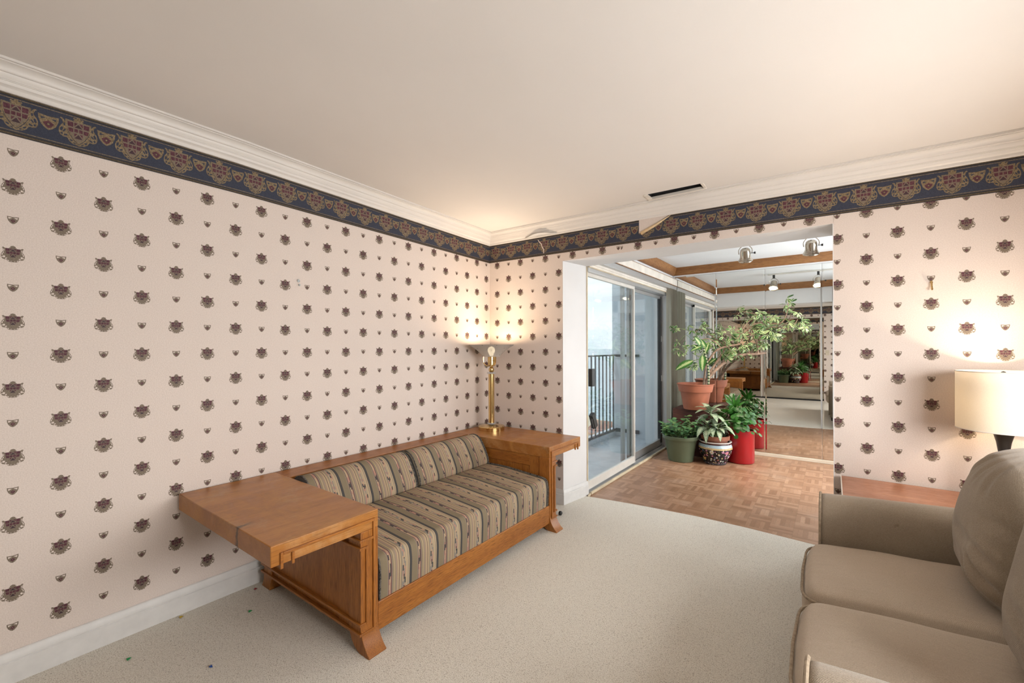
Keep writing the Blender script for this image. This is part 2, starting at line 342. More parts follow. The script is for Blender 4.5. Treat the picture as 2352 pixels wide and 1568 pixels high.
plain('snap_grey', (.33,.34,.35), .5)

# ------------------------------------------------------------------ mesh building
def wloc(o):
    p = Vector((0,0,0))
    while o: p += o.location; o = o.parent
    return p
class MB:
    def __init__(s): s.v = []; s.f = []; s.m = []; s.sm = []; s.uv = {}
    def add(s, vs, fs, mi=0, smooth=False, uvs=None):
        o = len(s.v); s.v += [tuple(p) for p in vs]
        for k, f in enumerate(fs):
            if uvs: s.uv[len(s.f)] = [uvs[i] for i in f]
            s.f.append([i+o for i in f]); s.m.append(mi); s.sm.append(smooth)
    def box(s, lo, hi, mi=0):
        x0, y0, z0 = lo; x1, y1, z1 = hi
        s.add([(x0,y0,z0),(x1,y0,z0),(x1,y1,z0),(x0,y1,z0),(x0,y0,z1),(x1,y0,z1),(x1,y1,z1),(x0,y1,z1)],
              [(0,3,2,1),(4,5,6,7),(0,1,5,4),(1,2,6,5),(2,3,7,6),(3,0,4,7)], mi)
    def prism(s, poly, axis, a, b, mi=0, smooth=False):   # poly in the two other axes, in x,y,z order
        n = len(poly)
        def P(p, h):
            if axis == 'x': return (h, p[0], p[1])
            if axis == 'y': return (p[0], h, p[1])
            return (p[0], p[1], h)
        vs = [P(p, a) for p in poly]+[P(p, b) for p in poly]
        fs = [list(range(n))[::-1], list(range(n, 2*n))]
        s.add(vs, fs, mi, False)
        o = len(s.v)-2*n
        for i in range(n):
            j = (i+1) % n
            s.f.append([o+i, o+j, o+n+j, o+n+i]); s.m.append(mi); s.sm.append(smooth)
    def lathe(s, prof, c=(0,0,0), seg=40, mi=0, caps=True, smooth=True):
        vs = []; fs = []; n = len(prof)
        for i in range(seg):
            a = 2*PI*i/seg
            for r, z in prof: vs.append((c[0]+r*math.cos(a), c[1]+r*math.sin(a), c[2]+z))
        for i in range(seg):
            j = (i+1) % seg
            for k in range(n-1): fs.append((i*n+k, j*n+k, j*n+k+1, i*n+k+1))
        s.add(vs, fs, mi, smooth)
        if caps:
            o = len(s.v)-len(vs)
            if prof[0][0] > 1e-5: s.f.append([o+i*n for i in range(seg)][::-1]); s.m.append(mi); s.sm.append(False)
            if prof[-1][0] > 1e-5: s.f.append([o+i*n+n-1 for i in range(seg)]); s.m.append(mi); s.sm.append(False)
    def tube(s, pts, rad, seg=8, mi=0, closed=False, caps=True):
        pts = [Vector(p) for p in pts]; n = len(pts)
        rads = rad if isinstance(rad, (list, tuple)) else [rad]*n
        up = Vector((0,0,1)); vs = []; prev = None
        for i, p in enumerate(pts):
            a = pts[(i-1) % n] if (closed or i > 0) else p; b = pts[(i+1) % n] if (closed or i < n-1) else p
            t = (b-a).normalized() if (b-a).length > 1e-9 else Vector((0,0,1))
            if prev is None:
                q = t.cross(up); q = q.normalized() if q.length > .05 else t.cross(Vector((1,0,0))).normalized()
            else:
                q = prev - t*prev.dot(t); q = q.normalized() if q.length > 1e-6 else t.orthogonal().normalized()
            prev = q; w = t.cross(q)
            for k in range(seg):
                an = 2*PI*k/seg; vs.append(p+(q*math.cos(an)+w*math.sin(an))*rads[i])
        fs = []
        for i in range(n if closed else n-1):
            j = (i+1) % n
            for k in range(seg): fs.append((i*seg+k, i*seg+(k+1) % seg, j*seg+(k+1) % seg, j*seg+k))
        if caps and not closed: fs += [tuple(range(seg))[::-1], tuple(range((n-1)*seg, n*seg))]
        s.add(vs, fs, mi, True)
    def blob(s, c, h, n=(5,5,5), div=14, bulge=(0,0,0), rot=None, fn=None, mi=0):
        # superellipsoid cushion: half sizes h, boxiness n; bulge swells each face in its middle
        vs = {}; vl = []; fs = []
        def vid(p):
            k = tuple(round(q, 5) for q in p)
            if k not in vs: vs[k] = len(vl); vl.append(p)
            return vs[k]
        for ax in range(3):
            for sg in (-1, 1):
                for i in range(div):
                    for j in range(div):
                        q = []
                        for di, dj in ((0,0),(1,0),(1,1),(0,1)):
                            a = -1+2*(i+di)/div; b = -1+2*(j+dj)/div
                            p = [0,0,0]; p[ax] = sg; p[(ax+1) % 3] = a; p[(ax+2) % 3] = b
                            q.append(vid(tuple(p)))
                        fs.append(q if sg > 0 else q[::-1])
        out = []
        for p in vl:
            g = sum(abs(p[i])**n[i] for i in range(3))**(1/ (sum(n)/3))
            q = [p[i]/g for i in range(3)]
            w = [1+bulge[i]*max(0, (1-q[(i+1) % 3]**2))*max(0, (1-q[(i+2) % 3]**2)) for i in range(3)]
            v = Vector([q[i]*w[i]*h[i] for i in range(3)])
            if fn: v = fn(v, q)
            if rot is not None: v = rot @ v
            out.append(v+Vector(c))
        s.add(out, fs, mi, True)
    def leaf(s, p, tip, up, w, mi=0, seg=5, curl=.12, fold=.25, shape=None, droop=0.0):
        p = Vector(p); tip = Vector(tip); d = tip-p; L = d.length
        if L < 1e-6: return
        d.normalize(); sd = d.cross(Vector(up)); sd = sd.normalized() if sd.length > .05 else d.orthogonal().normalized(); nr = sd.cross(d)
        vs = []; uv = []; fs = []
        for i in range(seg+1):
            t = i/seg
            ww = (shape(t) if shape else math.sin(PI*min(1, t*.96+.04))**.75)*w/2
            cpt = p+d*(L*t)+nr*(curl*L*math.sin(PI*t))-Vector((0,0,1))*(droop*L*t*t)
            for k in (-1, 0, 1):
                vs.append(cpt+sd*(ww*k)+nr*(abs(k)*fold*ww)); uv.append((.5+.5*k, t))
        for i in range(seg):
            for k in range(2): fs.append((i*3+k, i*3+k+1, i*3+k+4, i*3+k+3))
        s.add(vs, fs, mi, True, uv)
    def disc(s, c, nrm, r, mi=0, seg=10, cup=.15):
        nrm = Vector(nrm).normalized(); a = nrm.orthogonal().normalized(); b = nrm.cross(a); c = Vector(c)
        vs = [c]; uv = [(.5,.5)]
        for i in range(seg):
            an = 2*PI*i/seg; vs.append(c+(a*math.cos(an)+b*math.sin(an))*r+nrm*(cup*r)); uv.append((.5+.5*math.cos(an), .5+.5*math.sin(an)))
        s.add(vs, [(0, 1+i, 1+(i+1) % seg) for i in range(seg)], mi, True, uv)
    def build(s, name, mats, parent=None, bevel=0.0, bseg=2, angle=35, sub=0, solid=0.0, origin=None):
        if not isinstance(mats, (list, tuple)): mats = [mats]
        me = bpy.data.meshes.new(name)
        o = bpy.data.objects.new(name, me)
        off = Vector(origin) if origin is not None else Vector((0,0,0))
        me.from_pydata([tuple(Vector(v)-off) for v in s.v], [], s.f)
        for mt in mats: me.materials.append(M[mt] if isinstance(mt, str) else mt)
        me.polygons.foreach_set('material_index', s.m)
        if s.uv:
            ul = me.uv_layers.new(name='UVMap')
            for fi, uvs in s.uv.items():
                pl = me.polygons[fi]
                for li, q in zip(pl.loop_indices, uvs): ul.data[li].uv = q
        bm = bmesh.new(); bm.from_mesh(me)
        if not s.uv: bmesh.ops.recalc_face_normals(bm, faces=bm.faces)
        bm.to_mesh(me); bm.free()
        me.polygons.foreach_set('use_smooth', [True]*len(me.polygons)); me.set_sharp_from_angle(angle=R(angle))
        me.update(); C.objects.link(o); o.location = off
        if bevel:
            md = o.modifiers.new('Bevel', 'BEVEL'); md.width = bevel; md.segments = bseg; md.limit_method = 'ANGLE'; md.angle_limit = R(40)
        if sub:
            md = o.modifiers.new('Subsurf', 'SUBSURF'); md.levels = sub; md.render_levels = sub
        if solid:
            md = o.modifiers.new('Solidify', 'SOLIDIFY'); md.thickness = solid; md.offset = 0
        if parent:
            o.parent = parent; o.location = off-wloc(parent)
        return o
def thing(name, label, cat, loc=(0,0,0), group=None):
    o = bpy.data.objects.new(name, None); C.objects.link(o); o.location = loc; o.empty_display_size = .1
    return tag(o, label, cat, group)
def tag(o, label, cat, group=None):
    o['label'] = label; o['category'] = cat
    if group: o['group'] = group
    return o
def struct(o): o['kind'] = 'structure'; return o
def lerp(a, b, t): return a+(b-a)*t
def pw(tab, u):
    if u <= tab[0][0]: return tab[0][1]
    for (a, p), (b, q) in zip(tab, tab[1:]):
        if u <= b: return lerp(p, q, (u-a)/(b-a))
    return tab[-1][1]
def smooth_path(pts, n=4):
    P = [Vector(p) for p in pts]; out = []
    for i in range(len(P)-1):
        a = P[max(0, i-1)]; b = P[i]; c = P[i+1]; d = P[min(len(P)-1, i+2)]
        for k in range(n):
            t = k/n
            out.append(.5*((2*b)+(c-a)*t+(2*a-5*b+4*c-d)*t*t+(3*b-a-3*c+d)*t**3))
    out.append(P[-1]); return out
# ------------------------------------------------------------------ printed wallpaper
def mirror_x(poly): return [(-x, y) for x, y in poly]
def sym(half): return half + [(-x, y) for x, y in reversed(half) if abs(x) > 1e-6]
def ell(cx, cy, rx, ry, n=7, rot=0):
    return [(cx+rx*math.cos(2*PI*i/n)*math.cos(rot)-ry*math.sin(2*PI*i/n)*math.sin(rot), cy+rx*math.cos(2*PI*i/n)*math.sin(rot)+ry*math.sin(2*PI*i/n)*math.cos(rot)) for i in range(n)]
def cells(sx, sy, top, gap):
    # quartered field of a crest: (material, polygon); sx, sy scale, top = y of the upper edge
    g = gap; out = []
    def q(m, pts): out.append((m, [(x*sx, top-y*sy) for x, y in pts]))
    q(3, [(-1,0.02),(-.43-g,0.02),(-.43-g,.36-g),(-.97,.36-g)]); q(3, [(1,0.02),(.43+g,0.02),(.43+g,.36-g),(.97,.36-g)])
    q(3, [(-.95,.36+g),(-.43-g,.36+g),(-.43-g,.70-g),(-.86,.70-g)]); q(3, [(.95,.36+g),(.43+g,.36+g),(.43+g,.70-g),(.86,.70-g)])
    q(3, [(-.43+g,.02),(-.06,.02),(-.43+g,.26)]); q(3, [(.43-g,.02),(.06,.02),(.43-g,.26)])
    q(4, [(0,.09),(.37,.34-g*.3),(-.37,.34-g*.3)])
    q(3, [(-.43+g,.36+g),(-g,.36+g),(-g,.66-g),(-.43+g,.66-g)]); q(3, [(.43-g,.36+g),(g,.36+g),(g,.66-g),(.43-g,.66-g)])
    q(3, [(-.43+g,.66+g),(-.10,.66+g),(-.43+g,.92)]); q(3, [(.43-g,.66+g),(.10,.66+g),(.43-g,.92)])
    q(4, [(0,.74),(.38,1.02),(-.38,1.02)])
    return out
# materials on a wall: 0 paper, 1 khaki, 2 gold, 3 maroon, 4 dark maroon, 5 navy, 6 band, 7 black, 8 white
WM = ['wallpaper','khaki_print','gold_print','maroon_print','dark_maroon_print','navy_print','band_print','black_print','white_paint']
big = [(1, 1, sym([(0,.0325),(.004,.031),(.0075,.0285),(.0065,.0255),(.0105,.0235),(.009,.0212),(.0200,.0212),(.0245,.0250),(.0285,.0232),(.0262,.0185),(.0250,.012),(.0255,.008),(.0285,.003),(.0312,-.005),(.0312,-.014),(.027,-.0215),(.021,-.0235),(.0165,-.0228),(.0145,-.0285),(.009,-.032),(0,-.0325)]))]
for s in (-1, 1):
    big += [(0, 2, ell(s*.0232,-.0128,.0036,.0042,7,s*.3)), (0, 2, ell(s*.0178,-.0188,.0036,.0019,6,s*-.6)), (0, 2, ell(s*.0122,-.0265,.0030,.0016,6,s*.5)), (0, 2, ell(s*.0275,-.0035,.0015,.0046,6,s*.15)), (0, 2, ell(s*.0232,.0135,.0011,.0052,6)), (0, 2, ell(s*.0283,-.0140,.0013,.0026,5)), (0, 2, ell(s*.0048,-.0292,.0020,.0010,5)), (0, 2, ell(s*.0245,.0035,.0012,.0036,5,s*.3))]
big += [(m, 3, p) for m, p in cells(.0192, .0335, .0214, .03)]
small = [(1, 1, sym([(0,.0125),(.0155,.0145),(.0150,.005),(.0115,-.005),(.0055,-.0125),(0,-.0155)])),
         (0, 2, [(-.0125,.0110),(-.0020,.0092),(-.0112,.0035)]), (0, 2, [(.0125,.0110),(.0020,.0092),(.0112,.0035)]),
         (3, 2, [(0,.0035),(.0068,-.0025),(0,-.0105),(-.0068,-.0025)]), (1, 3, ell(0,-.0030,.0020,.0020,6))]
bbig = [(2, 1, sym([(0,.066),(.004,.063),(.007,.057),(.014,.060),(.017,.055),(.012,.051),(.016,.048),(.011,.045),(.040,.047),(.0395,.030),(.036,.012),(.027,-.012),(.014,-.034),(0,-.050)]))]
for s in (-1, 1):
    f = (lambda L: [(s*x, y) for x, y in L])
    bbig += [(2, 1, f([(.0385,.030),(.046,.045),(.053,.049),(.056,.044),(.051,.041),(.0485,.034),(.046,.026),(.0505,.019),(.056,.010),(.059,-.002),(.059,-.014),(.055,-.025),(.046,-.031),(.036,-.030),(.032,-.034),(.028,-.044),(.018,-.052),(.006,-.055),(0,-.058),(0,-.052),(.012,-.040),(.022,-.025),(.031,-.007),(.036,.010)])),
             (5, 2, ell(s*.0425,.022,.0028,.0075,6)), (5, 2, ell(s*.0510,.0005,.0042,.0095,7,s*.2)), (5, 2, ell(s*.0430,-.0040,.0030,.0080,6,s*.5)), (5, 2, ell(s*.0385,-.0215,.0068,.0036,7,s*-.5)), (5, 2, ell(s*.0500,-.0190,.0036,.0045,6)), (5, 2, ell(s*.0225,-.0385,.0055,.0033,6,s*.6)), (5, 2, ell(s*.0120,-.0485,.0045,.0022,6,s*.4))]
bbig += [(1, 2, sym([(0,.042),(.0355,.0435),(.0350,.029),(.0320,.013),(.0240,-.010),(.0125,-.030),(0,-.0440)]))]
bbig += [(m, 3, p) for m, p in cells(.0335, .066, .0405, .045)]
bsmall = [(2, 1, sym([(0,.0265),(.030,.030),(.0285,.012),(.0215,-.010),(.0115,-.0225),(0,-.030)])),
          (5, 2, [(-.0225,.0200),(-.007,.0180),(-.0205,.0105)]), (5, 2, [(.0225,.0200),(.007,.0180),(.0205,.0105)]),
          (3, 2, [(0,.009),(.0165,-.002),(.008,-.0165),(0,-.0225),(-.008,-.0165),(-.0165,-.002)]), (4, 3, ell(0,-.006,.0065,.0065,8)), (2, 4, ell(0,-.006,.0040,.0040,7))]
def clip(poly, axis, lim, keep_greater):
    out = []
    for i in range(len(poly)):
        a, b = poly[i], poly[(i+1) % len(poly)]
        ia = (a[axis] >= lim) == keep_greater; ib = (b[axis] >= lim) == keep_greater
        if ia: out.append(a)
        if ia != ib:
            t = (lim-a[axis])/(b[axis]-a[axis]); out.append((a[0]+(b[0]-a[0])*t, a[1]+(b[1]-a[1])*t))
    return out
LAY = .00028
def stamp(mb, P, shape, u, v, clips=(), lift=0):
    for mi, lay, poly in shape:
        q = [(u+x, v+y) for x, y in poly]
        for c in clips: q = clip(q, *c)
        if len(q) < 3: continue
        mb.add([P(a, b, (lay+lift)*LAY) for a, b in q], [list(range(len(q)))], mi)
def border(mb, P, u0, u1, bb, crest_u, pitch, skip=()):
    n = max(2, int((u1-u0)/.12)); us = [lerp(u0, u1, i/n) for i in range(n+1)]
    def strip(lo, hi, mi, lay):
        for a, b in zip(us, us[1:]):
            mb.add([P(a, bb(a)+lo, lay*LAY), P(b, bb(b)+lo, lay*LAY), P(b, bb(b)+hi, lay*LAY), P(a, bb(a)+hi, lay*LAY)], [(0,1,2,3)], mi)
    strip(0, .180, 5, 5)
    for lo, hi, mi in ((0,.0045,7),(.0045,.010,6),(.010,.0155,7),(.0185,.0215,2),(.1455,.1485,2),(.1520,.1570,7),(.1570,.1800,6),(.164,.166,7)): strip(lo, hi, mi, 6)
    k0 = int(math.ceil((u0-crest_u)/pitch-.6)); k1 = int(math.floor((u1-crest_u)/pitch+.6))
    for k in range(k0, k1+1):
        u = crest_u+k*pitch
        cl = ((0, u0, True), (0, u1, False))
        if u0-.06 < u < u1+.06: stamp(mb, P, bbig, u, bb(u)+.083, cl, 6)
        w = u+pitch/2
        if u0-.03 < w < u1+.03: stamp(mb, P, bsmall, w, bb(w)+.091, cl, 6)
A, B_ = .13207, .13335
def crests(mb, P, u0, u1, v0, v1, uo, vo, par, clips=()):
    for i in range(int(math.floor((u0-uo)/A)), int(math.ceil((u1-uo)/A))+1):
        u = uo+i*A
        for k in range(int(math.floor((v0-vo)/B_)), int(math.ceil((v1-vo)/B_))+1):
            v = vo+k*B_
            if not (u0-.031 < u < u1+.031 and v0-.033 < v < v1+.033): continue
            stamp(mb, P, big if (i+k) % 2 == par else small, u, v, ((0, u0, True), (0, u1, False), (1, v0, True))+tuple(clips))
# heights that follow the settled house: border foot along the walls, ceiling surface
BL = [(-3.95, 2.146), (-2.99, 2.149), (-2.15, 2.150), (-.33, 2.109), (0, 2.103)]
BB = [(0, 2.104), (1.48, 2.094), (2.47, 2.083), (3.75, 2.066)]
bl = lambda y: pw(BL, y); bbk = lambda x: pw(BB, x)
def cz(x, y):
    y = min(y, 0)
    return bl(y)+.264 + (bbk(max(0, x))-bbk(0))
XR, YR = 3.75, -3.90        # right wall, rear wall

# ---- floors
mb = MB()
nx, ny = 30, 30
mb.box((-.12,-4.05,-.05),(XR+.12,.0,0)); 
edge = [(.76,-.001),(.76,.288),(.79,.29),(.87,.295),(.925,.303),(1.15,.334),(1.4,.362),(1.75,.385),(2.1,.375),(2.508,.335),(2.62,.322),(2.78,.31),(2.78,-.001)]
mb.prism(edge, 'z', -.05, 0)
struct(mb.build('floor', 'carpet'))
mb = MB(); mb.box((.70,.20,-.06),(3.3,3.05,-.010)); struct(mb.build('floor_parquet', 'parquet'))

# ---- ceiling
mb = MB(); vs = []; fs = []; n = 24
SX0, SX1, SY0, SY1 = 1.575, 1.925, -.212, -.112       # open slot of the missing air grille
gx = sorted([lerp(-.1, XR+.1, i/n) for i in range(n+1)]+[SX0, SX1]); gy = sorted([lerp(-4.0, .0, i/n) for i in range(n+1)]+[SY0, SY1]); NG = len(gy)
for x in gx:
    for y in gy: vs.append((x, y, cz(x, y)))
for i in range(len(gx)-1):
    for j in range(NG-1):
        mx, my = (gx[i]+gx[i+1])/2, (gy[j]+gy[j+1])/2
        if SX0 < mx < SX1 and SY0 < my < SY1: continue
        fs.append((i*NG+j, i*NG+j+1, (i+1)*NG+j+1, (i+1)*NG+j))
mb.add(vs, fs, 0)
struct(mb.build('ceiling', 'ceiling_paint'))

# ---- left wall
mb = MB(); mb.box((-.15,-4.05,-.05),(0,.15,2.60))
PL = lambda u, v, o: (o, u, v)
border(mb, PL, -3.95, 0, bl, -2.949, .1767)
crests(mb, PL, -3.9, -.0005, .10, 2.16, -2.9565, 1.2821, 1)
struct(mb.build('wall_left', WM))

# ---- back wall with the wide opening
mb = MB(); OX0, OX1, OZ, TH = .788, 2.605, 2.031, .335
mb.prism([(-.15,0),(OX0,0),(.838,TH),(-.15,TH)], 'z', -.05, 2.60)
mb.box((OX0-.001,0,OZ),(OX1+.001,TH,2.60)); mb.box((OX1,0,-.05),(XR+.15,TH,2.60))
# plaster of the reveals, painted white
mb.add([(OX0+.0006,0,0),(OX0+.0006,-.0001,OZ),(.8386,TH,OZ),(.8386,TH,0)], [(0,3,2,1)], 8)
mb.box((OX0,.0005,OZ-.0006),(OX1,TH,OZ), 8); mb.box((OX1-.0006,.0005,0),(OX1,TH+.001,OZ), 8)
mb.box((-.1,TH,-.05),(.8386,TH+.002,2.5), 8); mb.box((.80,TH,OZ-.001),(2.7,TH+.002,2.6), 8); mb.box((OX1-.0006,TH,-.05),(3.3,TH+.002,2.6), 8)
mb.box((OX1-.004,-.0012,0),(OX1,.0,OZ), 8); mb.box((OX0,-.0012,0),(OX0+.003,.0,OZ), 8)
PB = lambda u, v, o: (u, -o, v)
border(mb, PB, 0, XR, bbk, .0735, .17797)
crests(mb, PB, .0005, OX0, .10, 2.12, .3545, 1.2708, 0)
crests(mb, PB, OX0, 1.30, OZ, 2.12, .3545, 1.2708, 0)
crests(mb, PB, 1.30, OX1, OZ, 2.12, 2.7538, 1.2693, 0)
crests(mb, PB, OX1, XR, .10, 2.12, 2.7538, 1.2693, 0)
# where the border has torn away the paper below shows
tear = [(1.443, bbk(1.443)+.178), (1.443, 2.155), (1.672, bbk(1.672)+.166), (1.70, bbk(1.7)+.178)]
mb.add([PB(a, b, 12*LAY) for a, b in tear], [(0,1,2,3)], 0)
tl = [(.543,2.243),(.560,2.215),(.575,2.203),(.585,2.172),(.598,2.155),(.601,2.118),(.607,2.118),(.606,2.156),(.592,2.178),(.583,2.207),(.566,2.221),(.549,2.244)]
mb.add([PB(a, b, 13*LAY) for a, b in tl], [list(range(len(tl)))], 0)
struct(mb.build('wall_back', WM))

# ---- rear wall (behind the camera, seen in the mirrors) and right wall
mb = MB(); mb.box((-.15,YR-.15,-.05),(XR+.15,YR,2.60))
PR = lambda u, v, o: (u, YR+o, v)
border(mb, PR, 0, XR, lambda u: 2.10, .05, .178)
crests(mb, PR, .0, .05, .10, 2.11, .35, 1.27, 0); crests(mb, PR, .05, 2.375, 2.03, 2.11, .35, 1.27, 0); crests(mb, PR, 2.375, XR, .10, 2.11, .35, 1.27, 0)
struct(mb.build('wall_rear', WM))
mb = MB(); PX = lambda u, v, o: (XR-o, u, v)
WY0, WY1, WZ0, WZ1 = -2.75, -.75, .90, 1.62
mb.box((XR,-4.05,-.05),(XR+.15,WY0,2.6)); mb.box((XR,WY1,-.05),(XR+.15,.15,2.6)); mb.box((XR,WY0,-.05),(XR+.15,WY1,WZ0)); mb.box((XR,WY0,WZ1),(XR+.15,WY1,2.6))
border(mb, PX, -3.9, 0, lambda u: 2.08, -.1, .178)
crests(mb, PX, -3.9, WY0, .1, 2.09, -2.9, 1.27, 0); crests(mb, PX, WY1, 0, .1, 2.09, -2.9, 1.27, 0); crests(mb, PX, WY0, WY1, .1, WZ0-.04, -2.9, 1.27, 0)
struct(mb.build('wall_right', WM))
wf = MB()
for lo, hi in (((XR,WY0,WZ0),(XR+.10,WY0+.05,WZ1)),((XR,WY1-.05,WZ0),(XR+.10,WY1,WZ1)),((XR,WY0,WZ0),(XR+.10,WY1,WZ0+.05)),((XR,WY0,WZ1-.05),(XR+.10,WY1,WZ1)),((XR+.02,(WY0+WY1)/2-.025,WZ0),(XR+.08,(WY0+WY1)/2+.025,WZ1))): wf.box(lo, hi)
wo = struct(wf.build('added_window_1', 'trim_paint', bevel=.004))  # unseen window, added as an excuse for fill light over the loveseat

# ---- crown moulding and baseboards swept round the room
def sweep(mb, corners, prof, zf, closed=False, step=.4):
    # corners: (x, y, nx, ny) where n is the mitre offset per unit of projection
    pts = []
    for (a, b) in zip(corners, corners[1:]):
        d = math.hypot(b[0]-a[0], b[1]-a[1]); k = max(1, int(d/step))
        for i in range(k): pts.append(tuple(lerp(p, q, i/k) if j < 2 or i == 0 else None for j, (p, q) in enumerate(zip(a, b))))
    pts.append(corners[-1])
    out = []
    for i, p in enumerate(pts):
        if p[2] is None:
            j0 = max(k for k in range(i) if pts[k][2] is not None); j1 = min(k for k in range(i+1, len(pts)) if pts[k][2] is not None)
            # straight run: use the wall normal
            dx, dy = pts[j1][0]-pts[j0][0], pts[j1][1]-pts[j0][1]; L = math.hypot(dx, dy); nxv, nyv = dy/L, -dx/L
            t = (i-j0)/(j1-j0); out.append((p[0], p[1], nxv, nyv, j0, j1, t))
        else: out.append((p[0], p[1], p[2], p[3], i, i, 0))
    n = len(prof); vs = []
    for (x, y, a, b, *_ ) in out:
        for d, h in prof: vs.append((x+a*d, y+b*d, zf(x, y)+h))
    fs = []
    for i in range(len(out)-1):
        for k in range(n-1): fs.append((i*n+k, i*n+k+1, (i+1)*n+k+1, (i+1)*n+k))
    mb.add(vs, fs, 0)
crown = [(0,-.102),(.010,-.102),(.013,-.098),(.014,-.086),(.018,-.082),(.026,-.078),(.030,-.070),(.0305,-.067),(.0335,-.0665),(.034,-.0635),(.037,-.063),(.0375,-.060),(.043,-.053),(.047,-.045),(.0475,-.042),(.053,-.0415),(.056,-.038),(.0565,-.034),(.060,-.026),(.067,-.019),(.076,-.0145),(.083,-.0135),(.083,-.0100),(.094,-.0095),(.094,.001)]
base = [(0,.122),(.004,.1225),(.008,.119),(.010,.108),(.013,.100),(.0135,.090),(.012,.088),(.012,.086),(.016,.083),(.0165,0)]
mb = MB(); sweep(mb, [(0,YR,1,1),(0,0,1,-1),(XR,0,-1,-1),(XR,YR,-1,1),(0,YR,1,1)], crown, lambda x, y: cz(x, y)); struct(mb.build('trim_1', 'trim_paint', angle=25))
mb = MB(); sweep(mb, [(0,YR,1,0),(0,0,1,-1),(OX0,0,1,-1),(.840,TH,1,0)], base, lambda x, y: 0.0); struct(mb.build('baseboard_left', 'base_paint', angle=25))
mb = MB(); sweep(mb, [(OX1,.0,0,-1),(XR,0,-1,-1),(XR,YR,-1,0)], base, lambda x, y: 0.0); struct(mb.build('baseboard_right', 'base_paint', angle=25))

# ---- sun room beyond the opening
AZ = 2.372; AX = 3.12; YM = 2.87; GX = .80
mb = MB(); mb.box((.30,.337,AZ),(AX+.1,3.05,AZ+.08)); struct(mb.build('ceiling_sunroom', 'alcove_white'))
mb = MB(); mb.box((AX,TH,-.05),(AX+.1,3.05,.25)); mb.box((AX,TH,2.15),(AX+.1,3.05,2.6)); mb.box((AX,TH,.25),(AX+.1,1.05,2.15)); mb.box((AX,2.70,.25),(AX+.1,3.05,2.15)); struct(mb.build('wall_sunroom_right', 'alcove_white'))
mb = MB()
for lo, hi in (((AX+.02,1.05,.25),(AX+.08,1.09,2.15)),((AX+.02,2.66,.25),(AX+.08,2.70,2.15)),((AX+.02,1.05,.25),(AX+.08,2.70,.29)),((AX+.02,1.05,2.11),(AX+.08,2.70,2.15)),((AX+.03,1.86,.25),(AX+.07,1.89,2.15))): mb.box(lo, hi)
struct(mb.build('added_window_2', 'cream_metal', bevel=.002))  # second unseen window, added to carry the sun room's fill light
mb = MB(); mb.box((.60,YM+.012,-.05),(AX+.1,YM+.15,2.6)); struct(mb.build('wall_sunroom_back', 'alcove_white'))
mb = MB(); mb.box((.70,TH,2.045),(.86,YM+.02,2.6)); mb.box((.70,2.69,-.05),(.862,YM+.02,2.05)); mb.box((.45,.1,-.05),(.70,TH+.01,2.6))
struct(mb.build('wall_sunroom_left', 'alcove_white'))
# wood trim under the sun room ceiling
def beam_prof(): return [(0,0),(0,-.10),(.022,-.10),(.045,-.075),(.062,-.03),(.066,0)]
mb = MB(); mb.prism([(YM-d, AZ+h) for d, h in beam_prof()], 'x', .86, AX, 0); struct(mb.build('trim_2', 'beam_x', angle=25))
mb = MB(); mb.prism([(TH+.002+d, AZ+h) for d, h in beam_prof()], 'x', .86, AX, 0); struct(mb.build('trim_3', 'beam_x', angle=25))
mb = MB(); mb.prism([(.86+d, AZ+h) for d, h in beam_prof()], 'y', TH, YM, 0); struct(mb.build('trim_4', 'beam_y', angle=25))
mb = MB(); mb.prism([(AX-d, AZ+h) for d, h in beam_prof()], 'y', TH, YM, 0); struct(mb.build('trim_5', 'beam_y', angle=25))
mb = MB(); mb.box((.864,YM-.010,2.256),(AX,YM+.012,AZ-.10)); struct(mb.build('trim_6', 'alcove_white'))
# layered casing over the door
mb = MB()
for k, (x, z0, z1) in enumerate(((.868,2.028,2.046),(.876,2.046,2.056),(.872,2.056,2.075),(.884,2.075,2.082))): mb.box((.855,TH+.003,z0),(x,2.70,z1))
struct(mb.build('trim_7', 'aged_white', bevel=.001))
mb = MB(); mb.box((.858,TH,2.020),(.870,2.70,2.029)); struct(mb.build('trim_8', 'cream_strip'))
mb = MB(); mb.box((.846,.372,-.010),(.866,2.66,.012)); mb.prism([(.846,.36),(.866,.36),(.884,.305),(.868,.288)], 'z', -.005, .010); struct(mb.build('trim_9', 'cream_strip', bevel=.004))
mb = MB(); mb.box((.8385,.333,0),(.846,.347,2.03)); struct(mb.build('trim_10', 'cream_strip', bevel=.001))

# ---- sliding glass door
door = bpy.data.objects.new('door_1', None); C.objects.link(door); door.location = (GX,.37,0); struct(door)
mb = MB(); mb.box((.72,.34,1.985),(.858,2.69,2.046)); mb.box((.72,.34,0),(.745,.38,2.03)); mb.box((.72,2.632,0),(.858,2.69,2.03)); struct(mb.build('door_frame', 'aluminium', door, bevel=.002))
mb = MB(); mb.box((.70,.34,-.03),(.846,2.69,.006)); mb.box((.795,.34,0),(.801,2.66,.022)); mb.box((.752,.34,0),(.758,2.66,.022)); struct(mb.build('door_sill', 'aluminium', door, bevel=.001))
pa = MB(); pa.box((.790,.345,.022),(.822,1.552,.095)); pa.box((.790,.345,1.955),(.822,1.552,1.990)); pa.box((.790,1.527,.022),(.824,1.552,1.990)); pa.box((.790,.345,.022),(.822,.395,1.990))
po = struct(pa.build('door_panel', 'cream_metal', door, bevel=.002))
g = MB(); g.box((.803,.394,.094),(.808,1.528,1.956)); struct(g.build('door_glass', 'door_glass', po))
g = MB(); g.box((.786,1.500,.025),(.7905,1.522,1.985)); struct(g.build('door_gasket', 'black_plastic', po))
